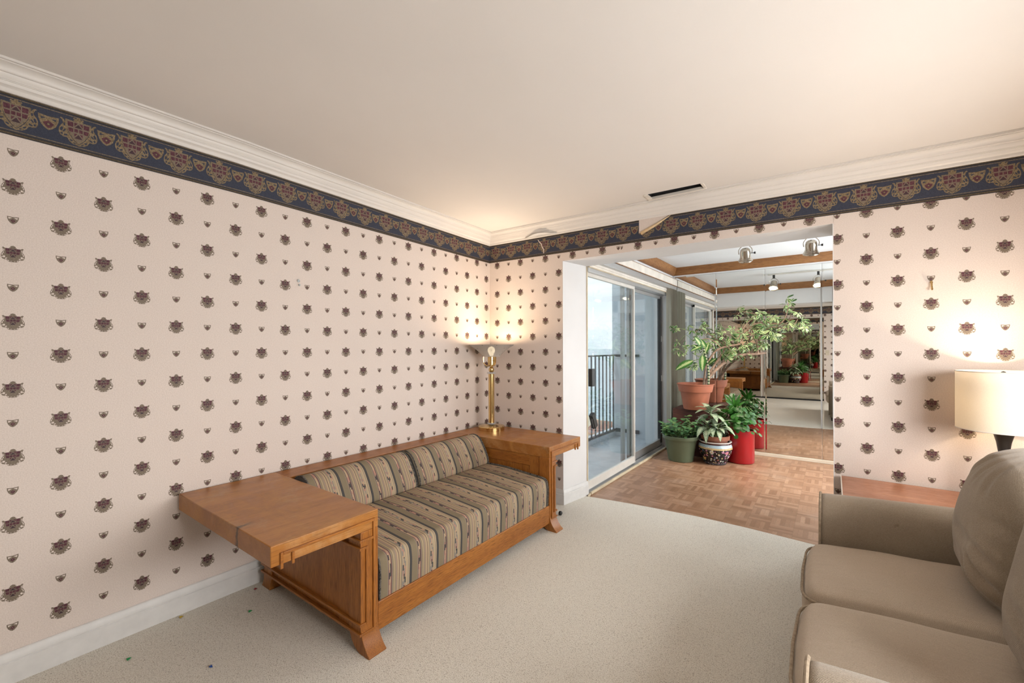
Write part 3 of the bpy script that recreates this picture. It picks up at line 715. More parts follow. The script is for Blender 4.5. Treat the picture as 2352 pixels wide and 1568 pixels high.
pb = MB(); pb.box((.745,1.50,.015),(.778,2.632,.10)); pb.box((.745,1.50,1.945),(.778,2.632,1.982)); pb.box((.745,1.50,.015),(.778,1.545,1.982))
pb2 = struct(pb.build('door_panel', 'aluminium', door, bevel=.002))
g = MB(); g.box((.757,1.544,.10),(.762,2.585,1.946)); struct(g.build('door_glass', 'door_glass', pb2))
g = MB(); g.box((.742,2.582,.05),(.782,2.632,1.975)); struct(g.build('door_stile', 'black_plastic', pb2, bevel=.002))
g = MB()
for z in (.86,1.38): g.box((.781,2.60,z),(.787,2.626,z+.075))
struct(g.build('door_latch', 'aluminium', pb2, bevel=.001))
g = MB(); g.box((.722,1.38,.02),(.742,1.46,1.98))
for z in (.35,.75,1.15,1.55): g.lathe([(0,0),(.006,0),(.006,.003)], (0,0,0), 8); 
struct(g.build('door_stile', 'aluminium', pb2))
h = MB(); h.box((.822,.398,.955),(.862,.452,1.115)); h.box((.822,.452,.96),(.846,.463,1.11)); struct(h.build('door_handle', 'black_plastic', po, bevel=.004))
h = MB(); rot = Matrix.Rotation(R(28), 4, 'X')
for lo, hi in (((-.02,-.028,-.072),(.018,.028,.072)),((.0,-.05,-.060),(.012,-.026,.045))):
    k = len(h.v); h.box(lo, hi)
    for i in range(k, len(h.v)):
        q = rot @ Vector(h.v[i]); h.v[i] = (q.x+.842, q.y+.462, q.z+.640)
struct(h.build('door_lock', 'black_plastic', po, bevel=.003))

# ---- mirrors
def mirror_panel(x0, x1, z0, z1, y, sgn, mat, label, group, frame=None):
    mb = MB(); b = .014; d = .0011
    o = [(x0,z0),(x1,z0),(x1,z1),(x0,z1)]; i_ = [(x0+b,z0+b),(x1-b,z0+b),(x1-b,z1-b),(x0+b,z1-b)]
    yf, yo, yk = y, y+sgn*d, y+sgn*.006
    vs = [(a, yf, c) for a, c in i_]+[(a, yo, c) for a, c in o]+[(a, yk, c) for a, c in o]
    fs = [(0,1,2,3)]+[(4+k, 4+(k+1) % 4, (k+1) % 4, k) for k in range(4)]+[(8+k, 8+(k+1) % 4, 4+(k+1) % 4, 4+k) for k in range(4)]+[(11,10,9,8)]
    mb.add(vs, fs, 0)
    return tag(mb.build('mirror_panel', mat, angle=.5, origin=((x0+x1)/2, y, z0)), label, 'mirror', group)
G1 = 'mirror panels covering the back of the sun room'
xs = [.866, 1.397, 1.946, 2.507, 3.06]
lb = ['tall mirror panel behind the terracotta pot, beside the vertical blind', 'tall mirror panel behind the red planter, second from the glass door', 'tall mirror panel right of the red planter, reflecting bare parquet and carpet', 'narrow visible strip of mirror against the right side of the opening']
for a, b, L in zip(xs, xs[1:], lb): mirror_panel(a+.001, b-.001, .030, 2.254, YM, 1, 'mirror_silver', L, G1)
mb = MB(); mb.box((.866,YM-.012,-.010),(AX,YM+.010,.028)); struct(mb.build('trim_11', 'mirror_rail', bevel=.003))
G2 = 'mirrored closet doors on the wall behind the camera'
for a, b, L in ((.06,1.12,'mirrored closet door seen dimly in reflection behind the settle'),(1.20,2.365,'mirrored closet door seen in reflection repeating the plants and carpet')):
    mirror_panel(a, b, .035, 2.02, YR+.012, -1, 'mirror_aged', L, G2)
mb = MB()
for x in (.045,1.12,1.185,2.365): mb.box((x,YR+.002,.03),(x+.016,YR+.022,2.028))
mb.box((.045,YR+.002,2.018),(2.381,YR+.022,2.034)); struct(mb.build('trim_12', 'cream_metal', bevel=.001))
mb = MB(); mb.box((.045,YR+.001,.0),(2.381,YR+.018,.034)); struct(mb.build('trim_13', 'black_gap'))
mb = MB(); mb.box((2.470,YR+.0005,1.105),(2.545,YR+.008,1.225)); mb.box((2.500,YR+.008,1.150),(2.515,YR+.014,1.180))
tag(mb.build('switch_plate', 'switch_ivory', bevel=.002, origin=(2.507,YR,1.165)), 'ivory light switch plate on the papered wall, seen in the narrow mirror strip', 'switch')
# ------------------------------------------------------------------ oak settle with end tables
def loft(mb, prof, ys, shrink, mi=0, dome=None):
    # closed profile (x, z) carried along y; shrink[i] draws section i towards its middle
    cx = sum(p[0] for p in prof)/len(prof); cz_ = sum(p[1] for p in prof)/len(prof); n = len(prof); vs = []; fs = []
    for y, s in zip(ys, shrink):
        for x, z in prof: vs.append((cx+(x-cx)*s, y, cz_+(z-cz_)*s))
    for i in range(len(ys)-1):
        for k in range(n): fs.append((i*n+k, i*n+(k+1) % n, (i+1)*n+(k+1) % n, (i+1)*n+k))
    fs += [list(range(n))[::-1], list(range((len(ys)-1)*n, len(ys)*n))]
    mb.add(vs, fs, mi, True)
def rounded(pts, r=.02, n=4):
    out = []
    for i, p in enumerate(pts):
        p = Vector(p); a = Vector(pts[i-1])-p; b = Vector(pts[(i+1) % len(pts)])-p
        rr = min(r if not isinstance(r, (list, tuple)) else r[i], a.length*.45, b.length*.45); a = p+a.normalized()*rr; b = p+b.normalized()*rr
        for k in range(n+1):
            t = k/n; q = a*(1-t)**2+p*2*t*(1-t)+b*t*t; out.append((q.x, q.y))
    return out
ST = thing('settle', 'oak settle with striped cushions and built-in end tables, along the papered wall', 'settle', (.5,-1.237,0))
FX = .975
def settle_end(yi, d, W, stem):
    # yi: inner edge of the slab, d: direction outwards, W: slab width
    yo = yi+d*W; lo, hi = min(yi, yo), max(yi, yo)
    mb = MB(); mb.box((.02,lo,.518),(FX,hi,.596)); top = mb.build('end_table_top', 'oak_top' , ST, bevel=.003)
    st = MB()
    def strip(y0, z0, y1, z1, t=None):
        t = .0085-.0004*(len(st.v)//8)
        a, b = sorted((yi+d*y0, yi+d*y1)); st.box((FX-.002, a, min(z0, z1)), (FX+t, b, max(z0, z1)))
    strip(.0305,.553,.4148,.564); strip(.415,.504,.4255,.564); strip(.3735,.508,.3835,.5528)
    st.build('moulding', 'oak_y', top, bevel=.0015)
    pn = MB(); a, b = sorted((yi+d*.080, yi+d*.011)); pn.box((.075,a,.062),(FX-.02,b,.518))
    panel = pn.build('end_panel', 'oak_z', ST, bevel=.002)
    for x0, x1 in ((.075,.17),(.80,FX-.085)):                       # the upright boards framing the panel
        q = MB(); a, b = sorted((yi+d*.006, yi+d*.0835)); q.box((x0,a,.062),(x1,b,.518)); q.build('stile', 'oak_z', panel, bevel=.0015)
    a, b = sorted((yi+d*.006, yi+d*.050)); q = MB(); q.box((.1695,a,.44),(.8005,b,.5175)); q.build('top_rail', 'oak_x', panel, bevel=.0015)
    q = MB()
    for z in (.477,.444,.119,.078): 
        a, b = sorted((yi+d*.078, yi+d*.0975)); q.box((.062,a,z),(FX,b,z+.011))
    q.build('moulding', 'oak_x', panel, bevel=.0015)
    # front leg: square post that curves forward into a sabre foot
    prof = [(FX-.088,.518),(FX-.088,.085),(.893,.062),(.906,.036),(.930,.014),(.962,-.002),(1.032,-.002),(1.034,.006),(1.014,.022),(.996,.046),(.982,.072),(FX,.10),(FX,.518)]
    a, b = sorted((yi+d*.0006, yi+d*.088)); q = MB(); q.prism(prof, 'y', a, b); leg = q.build('leg', 'oak_z', ST, bevel=.002)
    q = MB()
    def fs(y0, z0, y1, z1, t=None):
        t = .0085-.0003*(len(q.v)//8)
        a, b = sorted((yi+d*y0, yi+d*y1)); q.box((FX-.002, a, z0), (FX+t, b, z1))
    fs(.020,.0892,.030,.564); fs(.0302,.477,.0975,.488); fs(.056,.119,.066,.455); fs(.0662,.444,.0975,.455); fs(.0662,.119,.0975,.130); fs(.020,.078,.0975,.089)
    q.build('moulding', 'oak_z', leg, bevel=.0015)
    prof = [(.085,.518),(.085,.07),(.078,.035),(.060,.0),(.150,.0),(.160,.035),(.172,.07),(.172,.518)]
    a, b = sorted((yi+d*.0006, yi+d*.090)); q = MB(); q.prism(prof, 'y', a, b); q.build('leg', 'oak_z', ST, bevel=.002)
settle_end(-1.967, -1, .457, 0); settle_end(-.520, 1, .470, 1)
mb = MB(); mb.box((.02,-1.9675,.552),(.186,-.5195,.596)); mb.build('back_rail', 'oak_y', ST, bevel=.002)
mb = MB(); mb.box((.10,-1.967,.10),(.135,-.520,.552)); mb.build('back_panel', 'oak_y', ST)
mb = MB(); mb.box((.940,-1.9665,.055),(FX-.001,-.5205,.182)); mb.build('front_rail', 'oak_y', ST, bevel=.003)
mb = MB(); mb.box((.135,-1.967,.12),(.94,-.52,.15)); mb.build('seat_deck', 'oak_y', ST)
ys = [-1.960,-1.952,-1.93,-1.6,-1.237,-.85,-.557,-.535,-.527]; sh = [.965,.993,1,1,1.004,1,1,.993,.965]
mb = MB(); loft(mb, rounded([(.14,.15),(.966,.15),(.972,.30),(.962,.372),(.60,.402),(.14,.400)], [.02,.02,.02,.085,.05,.03], 6), ys, sh); sc_ = mb.build('seat_cushion', 'stripe_fabric', ST, angle=60)
for y in (-1.953,-.534):
    mb = MB(); mb.tube([(x, y, z) for x, z in rounded([(.15,.16),(.966,.16),(.972,.30),(.962,.374),(.60,.404),(.15,.402)], [.02,.02,.02,.085,.05,.03], 6)], .0045, 6, closed=True); mb.build('piping', 'piping_fabric', sc_)
bp = rounded([(.192,.402),(.432,.400),(.428,.445),(.395,.515),(.345,.592),(.290,.618),(.205,.600)], [.02,.025,.03,.04,.05,.05,.04], 5)
for y0, y1 in ((-1.957,-1.262),(-1.246,-.533)):
    mb = MB(); loft(mb, bp, [y0,y0+.008,y0+.03,lerp(y0,y1,.5),y1-.03,y1-.008,y1], [.90,.975,1,1.012,1,.975,.90]); bo = mb.build('back_cushion', 'stripe_fabric', ST, angle=60)
    for y in (y0+.009, y1-.009):
        mb = MB(); mb.tube([(.3+(x-.3)*.985, y, .5+(z-.5)*.985) for x, z in bp], .005, 6, closed=True); mb.build('piping', 'piping_fabric', bo)

# ------------------------------------------------------------------ loveseat
LS = thing('loveseat', 'taupe loveseat with piped seat cushions and overstuffed pillow backs', 'sofa', (2.95,-1.33,0))
RISE = .055
def arm(f):
    prof = [(-.800,.22),(-.798,.42),(-.786,.49),(-.760,.550),(-.722,.592),(-.672,.615),(-.620,.618),(-.570,.600),(-.540,.560),(-.528,.49),(-.525,.10),(-.60,.08),(-.79,.08)]
    pr = [(y if f > 0 else -2.66-y, z) for y, z in prof]
    mb = MB(); n = len(pr); vs = []; fs = []; xsn = [2.545,2.553,2.58,2.9,3.2,3.42]; ins = [.93,.985,1,1,1,1]
    cy = sum(p[0] for p in pr)/n; zc = sum(p[1] for p in pr)/n
    for x, s in zip(xsn, ins):
        for y, z in pr: vs.append((x, cy+(y-cy)*s, zc+(z-zc)*s+(x-2.545)*RISE))
    for i in range(len(xsn)-1):
        for k in range(n): fs.append((i*n+k, i*n+(k+1) % n, (i+1)*n+(k+1) % n, (i+1)*n+k))
    fs += [list(range(n)), list(range((len(xsn)-1)*n, len(xsn)*n))]
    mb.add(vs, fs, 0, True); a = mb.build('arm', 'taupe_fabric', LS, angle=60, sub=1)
    pts = smooth_path([(2.549, cy+(y-cy)*.985, zc+(z-zc)*.985) for y, z in pr[:11]], 3)
    mb = MB(); mb.tube(pts, .0050, 8); mb.build('piping', 'taupe_piping', a)
arm(1); arm(-1)
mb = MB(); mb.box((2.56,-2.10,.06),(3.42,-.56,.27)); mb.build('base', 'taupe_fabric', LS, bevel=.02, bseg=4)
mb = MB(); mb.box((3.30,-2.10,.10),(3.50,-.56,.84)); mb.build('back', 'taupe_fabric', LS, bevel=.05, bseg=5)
for x in (2.60,3.42):
    for y in (-2.05,-.61):
        mb = MB(); mb.lathe([(.018,0),(.026,.07)], (x,y,0), 12); mb.build('leg', 'bronze_lamp', LS)
def seat(y0, y1):
    cy = (y0+y1)/2; hy = (y1-y0)/2
    def fn(v, q):
        return Vector((v.x-.012*(1-q[1]**2)*(1 if q[0] < 0 else 0), v.y, v.z+(v.x+.28)*RISE*1.1+.0015*math.sin(q[0]*7+q[1]*3)))
    mb = MB(); mb.blob((2.795,cy,.365), (.285,hy,.085), (9,11,3.2), 22, (0,0,.16), None, fn); s = mb.build('seat_cushion', 'taupe_seat_lit', LS, angle=80)
    # piping round the upper edge of the boxed cushion
    P = []
    for a in range(48):
        t = 2*PI*a/48; c, sn = math.cos(t), math.sin(t)
        e = 2/9; x = .287*math.copysign(abs(c)**e, c); y = (hy-.001)*math.copysign(abs(sn)**e, sn)
        P.append((2.795+x-.010*(1-(y/hy)**2)*(1 if x < 0 else 0), cy+y, .418+(x+.28)*RISE*1.1))
    mb = MB(); mb.tube(P, .0048, 8, closed=True); mb.build('piping', 'taupe_piping', s)
seat(-1.326,-.795); seat(-1.862,-1.334)
def pillow(cy, hy, cx=3.185, cz_=.695, tilt=10, seed=0):
    rot = Matrix.Rotation(R(tilt), 3, 'Y')
    CR_ = [(-.75,-.62,.55,.35,.018,.07),(-.80,-.35,.60,.20,.012,.06),(-.55,-.85,.45,.55,.014,.06),(.2,-.75,.5,.12,.010,.06),(-.1,.80,.15,-.50,.008,.05),(.15,.82,.30,-.45,.008,.05),(-.35,.78,-.10,-.55,.007,.05),(.45,.70,.35,-.35,.007,.05),(-.85,.1,.5,.05,.006,.07),(-.3,-.25,.7,.10,.008,.08)]
    def fn(v, q):
        w = .003*math.sin(q[2]*5+q[1]*4+seed)
        for py, pz_, dy, dz, dep, wd in CR_:
            L2 = dy*dy+dz*dz; t = ((q[1]-py)*dy+(q[2]-pz_)*dz)/L2; t = max(0, min(1, t)); dd = math.hypot(q[1]-py-dy*t, q[2]-pz_-dz*t)
            w -= dep*math.sin(PI*min(1, t+.15))*(math.exp(-(dd/wd)**2)-.5*math.exp(-((dd-1.7*wd)/wd)**2))
        edge = max(abs(q[1]), abs(q[2]))
        return Vector((v.x-(w*(1-edge**6) if q[0] < 0 else 0), v.y, v.z))
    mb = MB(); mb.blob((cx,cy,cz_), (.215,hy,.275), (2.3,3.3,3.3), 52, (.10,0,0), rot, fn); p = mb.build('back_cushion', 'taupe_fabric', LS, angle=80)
    P = []
    for a in range(56):
        t = 2*PI*a/56; c, sn = math.cos(t), math.sin(t); e = 2/3.3
        v = Vector((-.075, hy*.985*math.copysign(abs(c)**e, c), .272*math.copysign(abs(sn)**e, sn))); v = rot @ v
        P.append((cx+v.x, cy+v.y, cz_+v.z))
    mb = MB(); mb.tube(P, .007, 8, closed=True); mb.build('piping', 'taupe_piping', p)
pillow(-1.035, .275, seed=.4); pillow(-1.62, .285, tilt=9, seed=2.1)

# ------------------------------------------------------------------ table and lamps
TB = thing('console_table', 'reddish wood-grain console table against the papered wall behind the loveseat', 'table', (3.15,-.24,0))
mb = MB(); mb.box((2.636,-.46,.537),(3.66,-.018,.567)); mb.build('table_top', 'table_wood', TB, bevel=.002)
mb = MB(); mb.box((2.633,-.46,.537),(2.637,-.018,.568)); mb.build('edge_strip', 'aged_white', TB)  # white strip paints the bright highlight along the table's left end
for x in (2.66,3.60):
    for y in (-.44,-.075):
        mb = MB(); mb.box((x,y,0),(x+.04,y+.04,.537)); mb.build('leg', 'table_wood', TB, bevel=.003)
LX, LY, LZ = 3.232, -.20, .567
L1 = thing('table_lamp', 'lit table lamp with cream drum shade and dark trumpet stem on console table', 'lamp', (LX,LY,LZ))
mb = MB(); mb.lathe([(.085,0),(.085,.012),(.040,.022),(.020,.05),(.015,.12),(.0155,.19),(.018,.25),(.025,.30),(.036,.345),(.044,.362),(.040,.366),(.008,.366)], (LX,LY,LZ), 40); mb.build('stem', 'bronze_lamp', L1)
mb = MB(); mb.lathe([(.158,.356),(.1575,.49),(.157,.626),(.1545,.626),(.155,.49),(.1555,.356),(.158,.356)], (LX,LY,LZ), 64, caps=False); sh_ = mb.build('lamp_shade', 'linen_shade', L1)
mb = MB()
mb.tube([(LX+.1575*math.cos(a*PI/32), LY+.1575*math.sin(a*PI/32), LZ+.356) for a in range(64)], .0022, 6, closed=True); mb.build('bottom_ring', 'cream_metal', sh_)
mb = MB(); mb.tube([(LX+.1575*math.cos(a*PI/32), LY+.1575*math.sin(a*PI/32), LZ+.626) for a in range(64)], .0022, 6, closed=True)
for k in range(3): mb.tube([(LX, LY, LZ+.610),(LX+.155*math.cos(k*2*PI/3+.4), LY+.155*math.sin(k*2*PI/3+.4), LZ+.620)], .0018, 5)
mb.build('top_ring', 'cream_metal', sh_)
mb = MB(); mb.lathe([(.004,.585),(.004,.603),(.010,.607),(.0115,.617),(.007,.625),(0,.628)], (LX,LY,LZ), 16); mb.build('finial', 'bronze_lamp', L1)
mb = MB(); mb.tube([(LX-.012,LY,LZ+.366),(LX-.055,LY,LZ+.42),(LX-.05,LY,LZ+.54),(LX,LY,LZ+.605),(LX+.05,LY,LZ+.54),(LX+.055,LY,LZ+.42),(LX+.012,LY,LZ+.366)], .002, 6); mb.build('harp', 'brass', L1)
mb = MB(); mb.lathe([(.013,.385),(.014,.41),(.026,.44),(.030,.465),(.024,.49),(0,.505)], (LX,LY,LZ), 20); mb.build('bulb', 'bulb_glow', L1)
TX, TY, TZ = .212, -.238, .596
L2 = thing('torchiere_lamp', 'brass uplight lamp with flared flecked bowl on settle in room corner', 'lamp', (TX,TY,TZ))
mb = MB(); mb.lathe([(.114,0),(.114,.030),(.110,.035),(.060,.040),(.034,.044),(.030,.046)], (TX,TY,TZ), 56); mb.build('base', 'brass', L2)
for z, r in ((.046,.037),(.484,.038)):
    mb = MB(); mb.lathe([(r-.004,0),(r,.003),(r,.013),(r-.004,.016)], (TX,TY,TZ+z), 32); mb.build('glass_collar', 'crystal', L2)
mb = MB(); mb.lathe([(.0255,.060),(.0255,.484)], (TX,TY,TZ), 40); mb.build('pole', 'brass', L2)
mb = MB(); mb.lathe([(.012,.498),(.020,.505),(.0245,.520),(.020,.536),(.011,.543),(.014,.550),(.013,.560),(.008,.566)], (TX,TY,TZ), 28); mb.build('ball_joint', 'brass', L2)
for k in range(3):
    a = R(215+120*k); ca, sa = math.cos(a), math.sin(a)
    mb = MB(); mb.tube(smooth_path([(TX+r*ca, TY+r*sa, TZ+z) for r, z in ((.008,.552),(.045,.556),(.064,.576),(.069,.60),(.069,.636))], 4), .0042, 8); mb.build('bracket', 'brass', L2)
mb = MB(); mb.lathe([(.014,.556),(.031,.562),(.031,.636),(.028,.640)], (TX,TY,TZ), 28); mb.tube([(TX+.03,TY-.01,TZ+.60),(TX+.055,TY-.02,TZ+.60)], .003, 6); mb.build('socket', 'brass', L2)
mb = MB(); mb.lathe([(.072,.636),(.080,.648),(.098,.668),(.125,.692),(.158,.715),(.198,.737),(.201,.737),(.160,.712),(.127,.689),(.100,.665),(.083,.646),(.076,.634)], (TX,TY,TZ), 64, caps=False); mb.build('lamp_shade', 'fleck_glass', L2)
mb = MB(); mb.lathe([(.014,.640),(.018,.652),(.030,.675),(.032,.695),(.024,.715),(0,.724)], (TX,TY,TZ), 24); mb.build('bulb', 'bulb_glow', L2)

# ------------------------------------------------------------------ track lights, air slot, blinds
TR = thing('track_light', 'cream ceiling track with two nickel spotlights in the sun room', 'track light', (2.35,1.58,AZ))
mb = MB(); mb.box((1.845,1.565,AZ-.020),(2.98,1.60,AZ-.0005)); mb.build('track', 'cream_metal', TR, bevel=.002)
def rot_to(v, base=Vector((0,0,-1))): return base.rotation_difference(Vector(v).normalized()).to_matrix()
for hx, ax in ((1.92,(-.04,.50,-.86)),(2.448,(-.03,.46,-.88))):
    q = Matrix(rot_to(ax)); hp = Vector((hx,1.583,AZ-.155))
    def lathe_rot(prof, seg=32):
        mb = MB(); mb.lathe(prof, (0,0,0), seg, caps=False); mb.v = [tuple(hp+q @ Vector(v)) for v in mb.v]; return mb
    mb = lathe_rot([(0,.056),(.026,.053),(.041,.040),(.046,.018),(.046,-.032),(.050,-.038),(.052,-.045),(.054,-.051),(.063,-.064),(.064,-.073),(.058,-.075),(.053,-.066)]); hd = mb.build('spotlight_head', 'nickel', TR)
    mb = lathe_rot([(0,-.060),(.050,-.064)], 24); mb.build('lens', 'spot_glow', hd)
    mb = MB(); mb.tube(smooth_path([(hx-.056,1.583,AZ-.155),(hx-.058,1.583,AZ-.115),(hx-.030,1.583,AZ-.080),(hx,1.583,AZ-.068),(hx+.030,1.583,AZ-.080),(hx+.058,1.583,AZ-.115),(hx+.056,1.583,AZ-.155)], 4), .0035, 8); mb.build('yoke', 'nickel', hd)
    mb = MB(); mb.box((hx-.014,1.569,AZ-.070),(hx+.014,1.597,AZ-.020)); mb.build('stem', 'black_plastic', hd, bevel=.002)
    mb = MB(); mb.tube([(hx+.05,1.583,AZ-.155),(hx+.072,1.583,AZ-.155),(hx+.074,1.583,AZ-.155),(hx+.088,1.583,AZ-.155)], [.003,.003,.010,.011], 10); mb.build('knob', 'black_plastic', hd)
VE = thing('air_slot', 'black open air slot in the ceiling beside the crown moulding', 'vent', ((SX0+SX1)/2,(SY0+SY1)/2,2.36))
zc = cz(1.75,-.16)
mb = MB(); x0, x1, y0, y1 = SX0+.002, SX1-.002, SY0+.002, SY1-.002
mb.add([(x0,y0,zc-.002),(x1,y0,zc-.002),(x1,y1,zc-.002),(x0,y1,zc-.002),(x0,y0,zc+.16),(x1,y0,zc+.16),(x1,y1,zc+.16),(x0,y1,zc+.16)], [(0,1,5,4),(1,2,6,5),(2,3,7,6),(3,0,4,7),(4,5,6,7)], 0); mb.build('duct', 'duct_black', VE)
mb = MB()
for lo, hi in (((SX0-.022,SY1-.012,zc-.010),(SX1+.012,SY1+.008,zc+.012)),((SX0-.024,SY0,zc-.005),(SX0+.008,SY1,zc+.004)),((SX1-.004,SY0,zc-.005),(SX1+.016,SY1,zc+.004))): mb.box(lo, hi)
mb.build('rim', 'aged_white', VE, bevel=.003)
VB = thing('vertical_blind', 'stack of olive-grey vertical blind vanes drawn back beside the mirrors', 'blind', (.90,2.65,0))
mb = MB(); mb.box((.872,.345,2.068),(.915,2.855,2.120)); mb.build('head_rail', 'aluminium', VB, bevel=.002)
mb = MB(); mb.box((.915,.345,2.126),(.922,2.855,2.212)); va = mb.build('valance', 'aged_white', VB, bevel=.001)
mb = MB(); mb.box((.914,.345,2.122),(.9235,2.855,2.1285)); mb.box((.914,.345,2.210),(.9235,2.855,2.2155)); mb.build('edge_strip', 'brown_edge', va)
for k in range(10):
    y = 2.545+.030*k; a = R(-14+random.uniform(-9, 9)); c_, s_ = math.cos(a), math.sin(a); mb = MB()
    pr = [( .898+c_*u-s_*w, y+s_*u+c_*w) for u, w in ((-.034,0),(-.017,.004),(0,.006),(.017,.004),(.036,0),(.036,.0016),(.017,.0056),(0,.0076),(-.017,.0056),(-.034,.0016))]
    mb.prism(pr, 'z', .035, 2.068); mb.build('vane', 'vane_fabric', VB)

# ------------------------------------------------------------------ pots and plants
def potted(name, label, cat, loc, group=None): return thing(name, label, cat, loc, group)
for k in range(4):
    z0 = .1375*k-.010*(k == 0); dx = (.0,.012,-.006,.0)[k]
    mb = MB(); mb.box((.995+dx,2.362+.008*(k % 2),z0),(1.575+dx,2.735,.1375*(k+1)-.002))
    tag(mb.build('timber_block', 'redwood_block', bevel=.006, origin=(1.29,2.54,z0)), 'dark red timber block, %s of the stack under the terracotta pot' % ('bottom one', 'second from bottom', 'third from bottom', 'topmost')[k], 'block', 'timber blocks stacked as a plant stand')
    C.objects[-1].location = (1.29,2.54,z0)
px, py, pz = 1.248, 2.440, .550
T1 = potted('potted_schefflera', 'big terracotta pot with leaning variegated umbrella tree and dieffenbachia', 'potted plant', (px,py,pz))
mb = MB(); mb.lathe([(.128,0),(.135,.004),(.170,.208),(.173,.214),(.189,.217),(.191,.223),(.206,.300),(.214,.305),(.214,.312),(.206,.314),(.198,.300),(.190,.27)], (px,py,pz), 56); mb.build('pot', 'terracotta', T1)
mb = MB(); mb.lathe([(0,.280),(.194,.276)], (px,py,pz), 40, caps=False); mb.build('soil', 'soil', T1)
BR = {
    'main': [(1.345, 2.45, 0.855), (1.399, 2.46, 0.942), (1.436, 2.48, 0.994), (1.518, 2.55, 1.089), (1.625, 2.63, 1.17), (1.726, 2.7, 1.214), (1.819, 2.74, 1.223), (1.878, 2.78, 1.228), (1.944, 2.82, 1.233)],
    'up': [(1.625, 2.63, 1.17), (1.626, 2.6, 1.237), (1.585, 2.55, 1.311), (1.514, 2.5, 1.37), (1.453, 2.47, 1.421), (1.403, 2.45, 1.466), (1.317, 2.4, 1.526), (1.259, 2.38, 1.482)],
    'right': [(1.878, 2.78, 1.228), (1.878, 2.74, 1.339), (1.85, 2.7, 1.426), (1.795, 2.68, 1.485), (1.798, 2.66, 1.528), (1.85, 2.66, 1.57), (1.929, 2.68, 1.597), (2.018, 2.66, 1.593), (2.112, 2.62, 1.574), (2.167, 2.6, 1.626), (2.197, 2.6, 1.728), (2.203, 2.6, 1.824)],
    'r2': [(1.85, 2.7, 1.426), (1.925, 2.66, 1.46), (1.973, 2.62, 1.501), (2.036, 2.6, 1.534), (2.117, 2.56, 1.53), (2.196, 2.52, 1.509), (2.26, 2.5, 1.544), (2.295, 2.48, 1.608)],
    'r3': [(2.167, 2.6, 1.626), (2.238, 2.58, 1.582), (2.319, 2.55, 1.584)],
    'r4': [(2.26, 2.5, 1.544), (2.311, 2.47, 1.514), (2.378, 2.45, 1.531)],
    'r5': [(2.112, 2.62, 1.588), (2.083, 2.62, 1.631), (2.136, 2.62, 1.66), (2.167, 2.6, 1.647)],
    'r6': [(1.85, 2.66, 1.57), (1.882, 2.66, 1.677), (1.836, 2.62, 1.706), (1.73, 2.6, 1.728), (1.687, 2.58, 1.682)],
    'a': [(1.342, 2.42, 0.861), (1.359, 2.42, 0.957), (1.373, 2.42, 1.054), (1.408, 2.42, 1.15), (1.472, 2.44, 1.253), (1.535, 2.46, 1.296), (1.634, 2.5, 1.325), (1.73, 2.53, 1.34)],
    'a1': [(1.72, 2.53, 1.346), (1.781, 2.55, 1.418), (1.841, 2.58, 1.446), (1.901, 2.6, 1.467)],
    'a2': [(1.713, 2.53, 1.343), (1.686, 2.5, 1.404), (1.651, 2.48, 1.44), (1.622, 2.46, 1.462)],
    'a3': [(1.746, 2.53, 1.339), (1.807, 2.5, 1.289), (1.834, 2.48, 1.24)],
    'a4': [(1.535, 2.46, 1.296), (1.476, 2.42, 1.369), (1.399, 2.4, 1.41), (1.321, 2.38, 1.396)],
    'a5': [(1.585, 2.48, 1.347), (1.555, 2.46, 1.398), (1.551, 2.45, 1.456)],
    'a6': [(1.73, 2.53, 1.353), (1.748, 2.56, 1.512), (1.813, 2.6, 1.612), (1.849, 2.62, 1.648)],
    'c': [(1.359, 2.45, 0.889), (1.397, 2.47, 0.978), (1.432, 2.5, 1.052), (1.491, 2.55, 1.163), (1.522, 2.6, 1.236), (1.539, 2.62, 1.274)],
    't1': [(1.321, 2.38, 1.396), (1.243, 2.33, 1.393), (1.178, 2.28, 1.452), (1.101, 2.25, 1.356)],
    't2': [(1.259, 2.38, 1.482), (1.175, 2.32, 1.519), (1.067, 2.27, 1.55)],
    't3': [(1.237, 2.35, 1.238), (1.319, 2.33, 1.195), (1.346, 2.36, 1.238), (1.372, 2.4, 1.311)],
}
rr = dict(main=(.021,.013), up=(.012,.005), right=(.013,.0035), r2=(.007,.003), r3=(.004,.002), r4=(.003,.002), r5=(.004,.003), r6=(.006,.0025), a=(.013,.011), a1=(.006,.003), a2=(.005,.003), a3=(.005,.003), a4=(.007,.003), a5=(.005,.003), a6=(.006,.003), c=(.016,.009), t1=(.003,.0018), t2=(.004,.002), t3=(.004,.003))
for k, pts in BR.items():
    pts = [(x, y, z) for x, y, z in pts]
    if k in ('main','a','c'): pts[0] = (pts[0][0], pts[0][1], .815)
    sp = smooth_path(pts, 4); a, b = rr[k]; n = len(sp)
    mb = MB(); mb.tube(sp, [lerp(a, b, i/(n-1))*(1+.08*math.sin(i*1.9)) for i in range(n)], 8 if a > .006 else 6)
    mb.build('branch', 'bark' if a > .0045 else 'green_stem', T1)
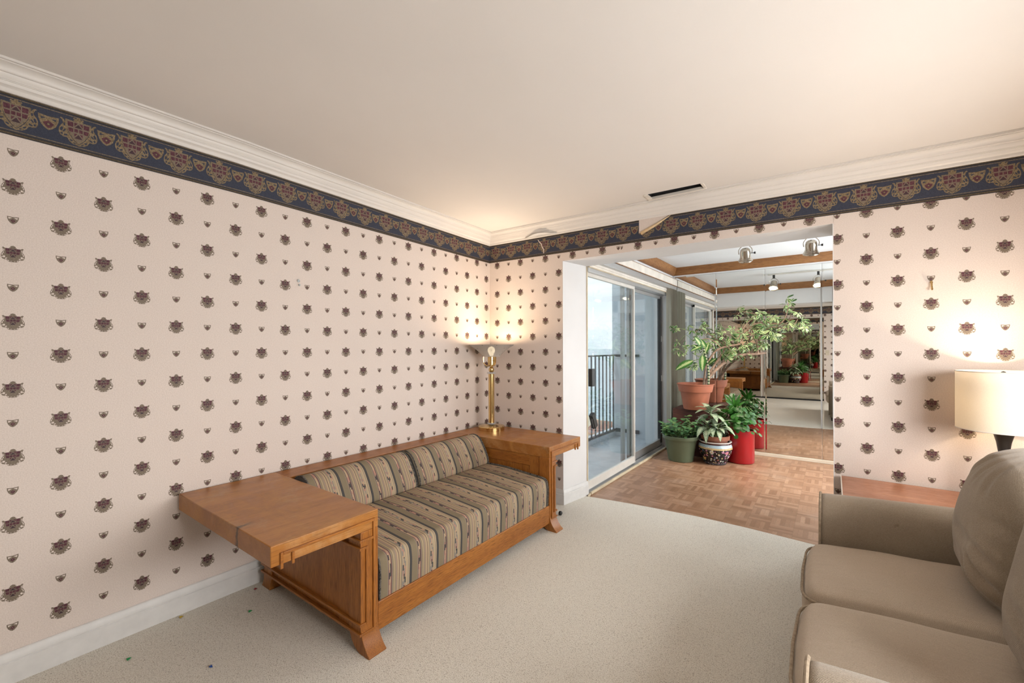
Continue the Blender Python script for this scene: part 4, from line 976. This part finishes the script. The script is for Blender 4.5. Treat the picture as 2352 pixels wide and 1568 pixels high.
CL= [(1.023, 2.27, 1.567, 0.8), (1.067, 2.27, 1.521, 0.8), (1.086, 2.25, 1.364, 0.8), (1.057, 2.25, 1.29, 0.8), (1.1, 2.25, 1.253, 1), (1.18, 2.3, 1.29, 0.9), (1.135, 2.28, 1.23, 0.9), (1.236, 2.36, 1.504, 1), (1.271, 2.36, 1.444, 1), (1.193, 2.36, 1.557, 0.9), (1.368, 2.42, 1.606, 1), (1.375, 2.42, 1.51, 0.8), (1.467, 2.47, 1.45, 0.7), (1.557, 2.45, 1.427, 1.3), (1.544, 2.45, 1.485, 1), (1.648, 2.5, 1.52, 0.9), (1.634, 2.5, 1.484, 0.9), (1.737, 2.55, 1.526, 0.9), (1.705, 2.5, 1.411, 0.9), (1.735, 2.52, 1.468, 1), (1.72, 2.6, 1.776, 0.9), (1.717, 2.6, 1.74, 0.9), (1.681, 2.58, 1.675, 0.8), (1.859, 2.64, 1.656, 1), (1.907, 2.66, 1.712, 1.1), (1.894, 2.66, 1.67, 1.1), (1.788, 2.64, 1.622, 1), (1.881, 2.66, 1.555, 1.1), (1.934, 2.64, 1.517, 1.1), (1.959, 2.64, 1.566, 1.1), (1.992, 2.62, 1.536, 1.1), (2.024, 2.6, 1.492, 1.1), (2.056, 2.58, 1.449, 1), (2.099, 2.56, 1.489, 1), (2.083, 2.62, 1.624, 0.8), (2.047, 2.62, 1.647, 0.9), (2.002, 2.64, 1.635, 1), (1.898, 2.62, 1.46, 0.9), (1.987, 2.6, 1.451, 0.9), (2.179, 2.6, 1.778, 0.9), (2.197, 2.6, 1.852, 0.9), (2.185, 2.6, 1.743, 0.8), (2.294, 2.5, 1.676, 1), (2.251, 2.55, 1.566, 0.8), (2.336, 2.55, 1.59, 0.9), (2.184, 2.52, 1.547, 0.9), (2.323, 2.46, 1.514, 0.8), (2.384, 2.45, 1.531, 0.7), (1.812, 2.6, 1.353, 0.7), (1.634, 2.5, 1.267, 1), (1.574, 2.5, 1.245, 1), (1.601, 2.5, 1.202, 1), (1.664, 2.55, 1.245, 1), (1.769, 2.5, 1.296, 0.9), (1.788, 2.5, 1.303, 0.9), (1.409, 2.42, 1.37, 0.8), (1.445, 2.44, 1.318, 1), (1.372, 2.4, 1.326, 1), (1.338, 2.4, 1.488, 0.9), (1.242, 2.3, 1.077, 0.8), (1.291, 2.33, 1.106, 0.8), (1.709, 2.6, 1.201, 0.6), (1.824, 2.7, 1.193, 0.5), (1.924, 2.72, 1.368, 0.9), (1.93, 2.72, 1.324, 0.8), (1.509, 2.46, 1.362, 0.8), (1.598, 2.48, 1.361, 0.8), (1.236, 2.33, 1.326, 0.8), (1.277, 2.33, 1.275, 0.8)]
rnd = random.Random(11)
lf = MB()
def shp_ov(t): return (math.sin(PI*(t*.90+.05))**.7)*(.55+.55*t) if t < .8 else (math.sin(PI*(t*.90+.05))**.7)
def umbrella(c, s, rnd, mb):
    c = Vector(c); ax = Vector((rnd.uniform(-.9,.9), rnd.uniform(-.9,.4), rnd.uniform(-.05,1))).normalized()
    a = ax.orthogonal().normalized(); b = ax.cross(a); n = rnd.choice((5,6,6,7)); ph = rnd.uniform(0, 6.28)
    hub = c+ax*.012; mb.tube([c-ax*.03, hub], .0013, 4)
    for i in range(n):
        an = ph+2*PI*i/n+rnd.uniform(-.2,.2); L = rnd.uniform(.052,.082)*s; dr = rnd.uniform(.1,1.5)
        d = (a*math.cos(an)+b*math.sin(an))-ax*dr*.8+Vector((0,0,-.15)); d.normalize()
        p0 = hub+d*.010; mb.leaf(p0, p0+d*L, ax, L*.46, 0, 5, rnd.uniform(.02,.14), rnd.uniform(.05,.35), shp_ov)
for x, y, z, s in CL:
    umbrella((x, y, z), s, rnd, lf)
    if rnd.random() < .30: umbrella((x+rnd.uniform(-.045,.045), y+rnd.uniform(-.07,.05), z+rnd.uniform(-.045,.04)), s*.95, rnd, lf)
o = lf.build('foliage', 'schefflera_leaf', T1, angle=70)
o['label'] = 'cream-edged umbrella tree leaves'
DSTEM= [(1.409, 2.38, 0.863), (1.416, 2.37, 0.948), (1.416, 2.36, 1.021), (1.407, 2.33, 1.13), (1.391, 2.31, 1.225), (1.374, 2.3, 1.311)]
DL= [((1.256, 2.3, 1.143), (1.078, 2.2, 1.04)), ((1.367, 2.3, 1.326), (1.249, 2.22, 1.268)), ((1.353, 2.3, 1.311), (1.297, 2.22, 1.434)), ((1.414, 2.36, 1.101), (1.509, 2.32, 1.179)), ((1.366, 2.3, 1.21), (1.377, 2.22, 1.033)), ((1.394, 2.3, 1.239), (1.426, 2.34, 1.362)), ((1.4, 2.33, 1.152), (1.35, 2.25, 1.081)), ((1.346, 2.3, 1.275), (1.265, 2.24, 1.341)), ((1.396, 2.32, 1.275), (1.344, 2.28, 1.413))]
mb = MB(); DSTEM[0] = (DSTEM[0][0], DSTEM[0][1], .815); mb.tube(smooth_path(DSTEM, 4), [.013-.0002*i for i in range(21)], 10); mb.build('cane', 'cane_stem', T1)
mb = MB()
for i, (p, q) in enumerate(DL):
    p = Vector(p); q = Vector(q); j = min(DSTEM[1:], key=lambda s: (Vector(s)-p).length)
    if (Vector(j)-p).length > .02: mb.tube(smooth_path([j, (Vector(j)+p)/2+Vector((0,-.01,.025)), p], 4), .004, 6)
    mb.leaf(p, q, (.15,-.85,.55), (q-p).length*.46, 0, 8, .06, .14, lambda t: math.sin(PI*min(1, t*.97+.03))**.6*(1.05-.35*t), .04)
o = mb.build('foliage', 'dieffenbachia_leaf', T1, angle=70); o['label'] = 'broad pale-centred dieffenbachia leaves'

gx_, gy_ = 1.168, 2.085
T2 = potted('potted_herb', 'sage green plastic pot with leafy herbs beside the glass door', 'potted plant', (gx_,gy_,-.010))
mb = MB(); mb.lathe([(.128,0),(.136,.004),(.176,.245),(.180,.250),(.192,.252),(.199,.262),(.201,.292),(.194,.296),(.184,.292),(.180,.25)], (gx_,gy_,-.010), 56); mb.build('pot', 'green_plastic', T2)
mb = MB(); mb.lathe([(0,.262),(.182,.256)], (gx_,gy_,-.010), 36, caps=False); mb.build('soil', 'soil', T2)
stems = MB(); lf = MB(); rnd = random.Random(5)
for i in range(46):
    a = rnd.uniform(0, 2*PI); r0 = .155*math.sqrt(rnd.random()); bx, by = gx_+r0*math.cos(a), gy_+r0*math.sin(a)
    h = rnd.uniform(.07,.20)*(1.25 if bx > gx_-.02 and rnd.random() < .5 else .9); lean = rnd.uniform(.1,.6)
    if a < 1.2 and i % 3 == 0: h += .06
    tip = Vector((bx+lean*h*math.cos(a), by+lean*h*math.sin(a), .25+h)); mid = Vector((bx, by, .245))*.5+tip*.5+Vector((0,0,.02))
    sp = smooth_path([(bx,by,.245), mid, tip], 3); stems.tube(sp, .0018, 4)
    for k, p in enumerate(sp[2:]):
        for q in range(2):
            an = rnd.uniform(0, 2*PI); L = rnd.uniform(.034,.078); d = Vector((math.cos(an), math.sin(an), rnd.uniform(-.35,.5))).normalized()
            lf.leaf(p, Vector(p)+d*L, (0,-.3,1), L*.62, 0, 5, .08, .2)
stems.build('stem', 'green_stem', T2); lf.build('foliage', 'herb_leaf', T2, angle=70)

jx, jy = 1.522, 2.180
J = tag_j = None
mb = MB(); mb.lathe([(.108,0),(.118,.006),(.122,.022),(.142,.075),(.168,.135),(.178,.178),(.174,.208),(.160,.232),(.156,.238),(.168,.246),(.172,.254),(.167,.258),(.152,.256),(.146,.235),(.160,.20),(.150,.10),(.10,.03),(0,.025)], (jx,jy,0), 64)
jar = mb.build('jardiniere', 'famille_noire', origin=(jx,jy,0)); jar.location.z = -.010
tag(jar, 'black flowered porcelain jardiniere holding a potted silver-leaved plant', 'jardiniere')
T3 = potted('potted_aglaonema', 'terracotta pot of silver-leaved aglaonema sitting inside the flowered jardiniere', 'potted plant', (jx,jy,.02))
mb = MB(); mb.lathe([(.085,.016),(.110,.16),(.128,.245),(.130,.262),(.150,.266),(.153,.306),(.147,.312),(.140,.306),(.134,.28)], (jx,jy,0), 48); mb.build('pot', 'terracotta_dull', T3)
mb = MB(); mb.lathe([(0,.290),(.136,.286)], (jx,jy,0), 36, caps=False); mb.build('soil', 'soil', T3)
lf = MB(); stems = MB(); rnd = random.Random(3)
def shp_l(t): return math.sin(PI*min(1, t*.97+.03))**.72*(1.08-.45*t)
crowns = [((1.472,2.18,.575), 15, .185, .25), ((1.44,2.12,.44), 11, .165, .0), ((1.57,2.12,.43), 12, .17, -.05), ((1.52,2.22,.42), 10, .16, -.1), ((1.40,2.20,.40), 6, .14, -.1)]
for c, n, L0, tilt in crowns:
    c = Vector(c); stems.tube(smooth_path([(jx+(c.x-jx)*.3, jy+(c.y-jy)*.3, .285), (c.x*.6+jx*.4, c.y*.6+jy*.4, (c.z+.285)/2), c], 4), .006, 6)
    for i in range(n):
        an = 2*PI*i*.382+rnd.uniform(-.25,.25); lev = i/n; L = L0*rnd.uniform(.8,1.08)
        d = Vector((math.cos(an), math.sin(an), tilt+.55-1.15*lev+rnd.uniform(-.12,.12))).normalized(); p = c+d*.02-Vector((0,0,.05*lev))
        lf.leaf(p, p+d*L, (0,0,1), L*.46, 0, 8, .10, .22, shp_l, .16+.25*lev)
for tx in ((1.546,1.95,.317),(1.746,2.08,.335),(1.409,2.0,.335),(1.65,2.02,.36)):
    p = Vector((jx+(tx[0]-jx)*.4, jy+(tx[1]-jy)*.4, .40)); lf.leaf(p, tx, (0,-.2,1), .055, 0, 8, .18, .2, shp_l)
stems.build('stem', 'green_stem', T3); lf.build('foliage', 'aglaonema_leaf', T3, angle=70)

rx, ry = 1.746, 2.408
T4 = potted('potted_pilea', 'glossy red cylinder planter with round-leaved bushy green plant, before the mirrors', 'potted plant', (rx,ry,-.010))
mb = MB(); mb.lathe([(.128,0),(.137,.006),(.141,.02),(.143,.37),(.138,.374),(.132,.37),(.130,.33)], (rx,ry,-.010), 56); mb.build('planter', 'red_gloss', T4)
mb = MB(); mb.lathe([(0,.335),(.132,.333)], (rx,ry,-.010), 36, caps=False); mb.build('soil', 'soil', T4)
lf = MB(); stems = MB(); rnd = random.Random(21)
for i in range(270):
    an = rnd.uniform(0, 2*PI); el = rnd.uniform(-.25,1.0); rad = rnd.uniform(.11,.25)*(1.0 if el < .7 else .9)
    ce, se = math.cos(el*1.3), math.sin(el*1.3)
    p = Vector((rx-.035+rad*ce*math.cos(an), ry-.03+rad*ce*math.sin(an)*.95, .42+rad*se*1.0))
    if p.y > YM-.05: p.y = YM-.05
    if p.z < .40:
        q = Vector((p.x-rx, p.y-ry, 0)); q = q.normalized()*max(q.length, .165); p.x, p.y = rx+q.x, ry+q.y
        if i % 3: p.z -= .05*rnd.random()
    nrm = Vector((math.cos(an)*.8, math.sin(an)*.8-.25, .75+rnd.uniform(-.4,.4)))
    lf.disc(p, nrm, rnd.uniform(.018,.029), 0, 11, -.12)
    if i % 2 == 0: stems.tube(smooth_path([(rx+.05*math.cos(an), ry+.05*math.sin(an), .335), (rx+.5*(p.x-rx), ry+.5*(p.y-ry), p.z+.02), p], 3), .0016, 4)
for x, y, z in ((1.581,2.40,.745),(1.67,2.42,.765),(1.75,2.40,.713),(1.74,2.44,.76),(1.62,2.46,.74),(1.79,2.42,.68),(1.60,2.36,.69),(1.70,2.36,.70)):
    p = Vector((1.69,2.40,.60)); lf.leaf(p, (x,y,z), (.1,-.8,.5), .032, 0, 7, .08, .2, shp_ov)
stems.build('stem', 'green_stem', T4); lf.build('foliage', 'pilea_leaf', T4, angle=70)

# ------------------------------------------------------------------ little things
def flap(pts_rows, name, label, mat='torn_back'):
    mb = MB(); n = len(pts_rows[0]); vs = [p for r in pts_rows for p in r]; fs = []
    for i in range(len(pts_rows)-1):
        for k in range(n-1): fs.append((i*n+k, i*n+k+1, (i+1)*n+k+1, (i+1)*n+k))
    mb.add(vs, fs, 0, True); o = mb.build(name, mat, solid=.0008, origin=vs[0]); return tag(o, label, 'wallpaper')
a0, a1 = Vector((1.452,-.0005,2.166)), Vector((1.672,-.0005,2.252)); dn = Vector((.010,0,-.022)); rows = []
for k, (o_, yv) in enumerate(((0,.0),(.25,-.012),(.55,-.014),(.85,-.011),(1.0,-.006))):
    rows.append([a0+dn*1.15*o_+Vector((0,yv,0)), lerp(a0, a1, .5)+dn*.9*o_+Vector((0,yv,0)), a1+dn*.12*o_+Vector((0,yv*.5,0))])
flap(rows, 'torn_border_flap', 'torn strip of wallpaper border folded down above the opening')
rows = []
for t in range(7):
    u = t/6; x = lerp(.42,.74, u); up = math.sin(PI*u)**1.5
    rows.append([(x,-.014-.004*up,bbk(x)+.166), (x,-.020-.020*up,bbk(x)+.170+.006*up), (x,-.024-.040*up,bbk(x)+.169+.016*up)])
flap(rows, 'peeling_border_flap', 'curled-up peeling edge of wallpaper border under the crown moulding near the corner', 'base_paint')
mb = MB(); mb.tube(smooth_path([(3.019,-.001,1.655),(3.019,-.010,1.645),(3.019,-.012,1.625),(3.019,-.020,1.608),(3.019,-.027,1.615)], 3), .0040, 8); mb.tube([(3.019,-.001,1.648),(3.019,-.006,1.648)], .006, 10)
tag(mb.build('picture_hook', 'brass', origin=(3.019,0,1.63)), 'small brass picture hook on the papered wall above the drum lamp', 'hook')
mb = MB(); mb.lathe([(.003,0),(.009,.002),(.010,.005),(.004,.007)], (0,0,0), 10); mb.lathe([(.006,0),(.006,.008)], (.006,-.024,0), 8); mb.v = [(z+.0005, -1.822+y*.6+x*.3, 1.712+y) if False else (z+.0005, -1.822+x*.8, 1.715+y) for x, y, z in mb.v]
tag(mb.build('wall_anchor', 'anchor_plastic', origin=(0,-1.82,1.71)), 'broken grey wall anchor left in the papered wall above the settle', 'anchor')
mb = MB(); mb.tube([(.807,.235,1.632),(.812,.24,1.625),(.814,.246,1.610),(.808,.247,1.602)], .0035, 6); mb.tube([(.806,.247,1.62),(.812,.249,1.612)], .0035, 6)  # paint-chip mark on the jamb, built as small raised hooks
tag(mb.build('jamb_mark', 'snap_grey', origin=(.807,.24,1.615)), 'tiny grey cleat on the white reveal beside the glass door', 'mark')
mb = MB(); mb.lathe([(.010,0),(.016,.004),(.016,.016),(.010,.020)], (0,0,0), 16); mb.v = [(.878+z*1.2, -.222+x, .018+y) for x, y, z in mb.v]
tag(mb.build('plug', 'black_plastic', origin=(.87,-.22,.002)), 'black plastic plug lying on the carpet behind the settle foot', 'plug')
for (x, y), m_, L in (((.271,-2.203),'tag_green','green scrap on the carpet below the settle end table'),((.215,-2.652),'tag_green','green scrap on the open carpet near the left baseboard'),((.080,-2.098),'tag_red','red scrap on the carpet close to the settle rear foot'),((.050,-2.422),'tag_yellow','yellow scrap on the carpet against the left baseboard'),((.544,-2.465),'tag_blue','blue scrap on the carpet before the settle end table')):
    mb = MB(); a = rnd.uniform(0, 3); c_, s_ = math.cos(a), math.sin(a)
    mb.add([(x+c_*u-s_*v, y+s_*u+c_*v, h) for u, v, h in ((-.008,-.006,.003),(.008,-.005,.007),(.009,.006,.004),(-.007,.006,.008),(0,0,.010),(0,0,.001))], [(0,1,4),(1,2,4),(2,3,4),(3,0,4),(1,0,5),(2,1,5),(3,2,5),(0,3,5)], 0)
    tag(mb.build('paper_scrap', m_, origin=(x,y,0)), L, 'scrap', 'coloured scraps on the carpet')

# ------------------------------------------------------------------ balcony and what lies beyond
DZ = -.13
mb = MB(); mb.box((-.40,-1.5,DZ-.12),(.72,4.0,DZ)); mb.box((-.42,-1.5,DZ-.12),(-.24,4.0,DZ+.075)); struct(mb.build('floor_balcony', 'deck_concrete', bevel=.004))
mb = MB(); mb.box((-.30,3.52,DZ),(.72,3.70,2.75)); mb.box((.42,3.05,DZ),(.70,3.52,2.75)); struct(mb.build('wall_balcony', 'stucco'))
mb = MB(); mb.box((-.30,-1.5,2.50),(.72,3.7,2.62)); struct(mb.build('ceiling_balcony', 'stucco_white'))
RL = thing('balcony_railing', 'black metal balcony railing with upright bars outside the glass door', 'railing', (-.26,2.5,DZ+.07))
mb = MB(); mb.box((-.285,-1.5,1.168),(-.235,3.52,1.190)); mb.build('top_rail', 'black_metal', RL, bevel=.003)
mb = MB(); mb.box((-.277,-1.5,-.048),(-.243,3.52,-.018)); mb.build('bottom_rail', 'black_metal', RL, bevel=.003)
for k in range(26):
    y = 3.466-.1325*k; mb = MB(); mb.box((-.2685,y-.0085,-.02),(-.2515,y+.0085,1.17)); mb.build('baluster', 'black_metal', RL)
for y in (2.60,1.0,-.6):
    mb = MB(); mb.box((-.275,y-.014,DZ+.07),(-.245,y+.014,-.04)); mb.build('post', 'black_metal', RL)
for z0, z1 in ((1.155,1.192),(-.06,-.005)):
    mb = MB(); mb.box((-.235,3.49,z0),(.15,3.52,z1)); mb.build('wall_bracket', 'black_metal', RL)
HZ = -30
mb = MB(); mb.box((-6000,-3000,HZ-7),(3000,9000,HZ-6)); struct(mb.build('sea', 'sea'))
mb = MB(); mb.prism([(-400,-200),(-300,-200),(-20,20),(-14,120),(-60,170),(-120,215),(-260,260)], 'z', HZ-6, HZ-4); struct(mb.build('shore', 'shore'))
hr = random.Random(4)
for i in range(14):
    x, y = -92+15*(i % 5)+hr.uniform(-1,1)+(i//5)*5, 100+26*(i//5)+hr.uniform(-4,4)
    w, d, h = hr.uniform(6,12), hr.uniform(6,12), hr.uniform(4,8)
    H = thing('far_house', 'pale far house by the shore, glimpsed between the balcony bars', 'house', (x,y,HZ-4), 'houses on the shore')
    mb = MB(); mb.box((x-w/2,y-d/2,HZ-4),(x+w/2,y+d/2,HZ-4+h)); mb.build('wall', 'far_house', H)
    mb = MB(); mb.prism([(y-d/2-.4,HZ-4+h),(y+d/2+.4,HZ-4+h),(y,HZ-4+h+2)], 'x', x-w/2-.4, x+w/2+.4); mb.build('roof', 'far_roof', H)

# ------------------------------------------------------------------ sky, lamps, camera
w = bpy.data.worlds.new('sky'); SC.world = w; w.use_nodes = True; n = w.node_tree.nodes; l = w.node_tree.links
bg = n['Background']; tc = n.new('ShaderNodeTexCoord'); sp = n.new('ShaderNodeSeparateXYZ'); l.new(tc.outputs['Generated'], sp.inputs[0])
cr = n.new('ShaderNodeValToRGB'); l.new(sp.outputs[2], cr.inputs[0]); e = cr.color_ramp.elements
e[0].position = .0; e[0].color = (.62,.72,.78,1); e[1].position = .5; e[1].color = (.70,.80,.90,1); q = e.new(.06); q.color = (.80,.86,.89,1); q = e.new(.22); q.color = (.90,.93,.95,1)
mp = n.new('ShaderNodeMapping'); mp.inputs['Scale'].default_value = (2,2,6); l.new(tc.outputs['Generated'], mp.inputs[0])
ns = n.new('ShaderNodeTexNoise'); ns.inputs['Scale'].default_value = 2.2; ns.inputs['Detail'].default_value = 5; l.new(mp.outputs[0], ns.inputs[0])
r2 = n.new('ShaderNodeValToRGB'); l.new(ns.outputs['Fac'], r2.inputs[0]); r2.color_ramp.elements[0].position = .45; r2.color_ramp.elements[1].position = .65
mx = n.new('ShaderNodeMix'); mx.data_type = 'RGBA'; l.new(r2.outputs[0], mx.inputs[0]); l.new(cr.outputs[0], mx.inputs[6]); mx.inputs[7].default_value = (.97,.97,.97,1)
l.new(mx.outputs[2], bg.inputs[0]); bg.inputs[1].default_value = 1.5
def light(name, typ, loc, energy, color=(1,1,1), rot=None, **kw):
    d = bpy.data.lights.new(name, typ); d.energy = energy; d.color = color
    for k, v in kw.items(): setattr(d, k, v)
    o = bpy.data.objects.new(name, d); C.objects.link(o); o.location = loc
    if rot is not None: o.rotation_euler = rot
    return o
def aim(o, d): o.rotation_euler = Vector(d).to_track_quat('-Z', 'Y').to_euler()
o = light('torchiere_bulb', 'SPOT', (TX,TY,TZ+.722), 13, (1,.74,.48), spot_size=R(179), spot_blend=.4, shadow_soft_size=.022); aim(o, (0,0,1))
o = light('torchiere_uplight', 'SPOT', (TX,TY,TZ+.722), 27, (1,.83,.65), spot_size=R(135), spot_blend=1.0, shadow_soft_size=.03); aim(o, (.25,-.25,1))
o = light('drum_lamp_uplight', 'SPOT', (LX,LY,LZ+.52), 20, (1,.84,.68), spot_size=R(125), spot_blend=1.0, shadow_soft_size=.03); aim(o, (-.12,-.2,1))
light('drum_lamp_bulb', 'POINT', (LX,LY,LZ+.49), 12, (1,.76,.50), shadow_soft_size=.03)
for hx, ax in ((1.92,(-.04,.50,-.86)),(2.448,(-.03,.46,-.88))):
    v = Vector(ax).normalized(); o = light('track_spot', 'SPOT', Vector((hx,1.583,AZ-.155))+v*.075, 42, (1,.86,.66), spot_size=R(100), spot_blend=.8, shadow_soft_size=.03); aim(o, v)
o = light('right_wall_fill', 'AREA', (XR+.14,(WY0+WY1)/2,(WZ0+WZ1)/2), 88, (1,.985,.97), shape='RECTANGLE', size=1.9, size_y=.66); aim(o, (-1,0,-.5))  # added fill lamp behind the made-up right wall window
o = light('sunroom_fill', 'AREA', (AX+.12,1.875,1.2), 50, (.95,.98,1), shape='RECTANGLE', size=1.55, size_y=1.8); aim(o, (-1,.10,-.15))  # added fill lamp brightening the sun room from its made-up window

cam = bpy.data.cameras.new('camera'); co_ = bpy.data.objects.new('camera', cam); C.objects.link(co_)
cam.sensor_width = 36; cam.lens = 992.7013*36/2352; cam.shift_y = 10.9169/2352; cam.clip_start = .02; cam.clip_end = 20000
yaw, pit, rol = .637239877, .00271412532, -.00229950774
f = Vector((-math.sin(yaw)*math.cos(pit), math.cos(yaw)*math.cos(pit), math.sin(pit))); r_ = Vector((math.cos(yaw), math.sin(yaw), 0)); u_ = r_.cross(f)
r2_ = r_*math.cos(rol)+u_*math.sin(rol); u2_ = u_*math.cos(rol)-r_*math.sin(rol)
mtx = Matrix((r2_, u2_, -f)).transposed().to_4x4(); mtx.translation = Vector((2.59558524,-3.15521202,1.30963959)); co_.matrix_world = mtx
SC.camera = co_
vs = SC.view_settings; vs.view_transform = 'Standard'; vs.look = 'None'; vs.exposure = 0.09; vs.gamma = 1.0; vs.use_curve_mapping = False
cy_ = SC.cycles; cy_.max_bounces = 8; cy_.glossy_bounces = 7; cy_.diffuse_bounces = 3; cy_.transparent_max_bounces = 10; cy_.use_adaptive_sampling = True; cy_.adaptive_threshold = .1; cy_.adaptive_min_samples = 16; cy_.use_denoising = True; cy_.sample_clamp_indirect = 4; cy_.caustics_reflective = True
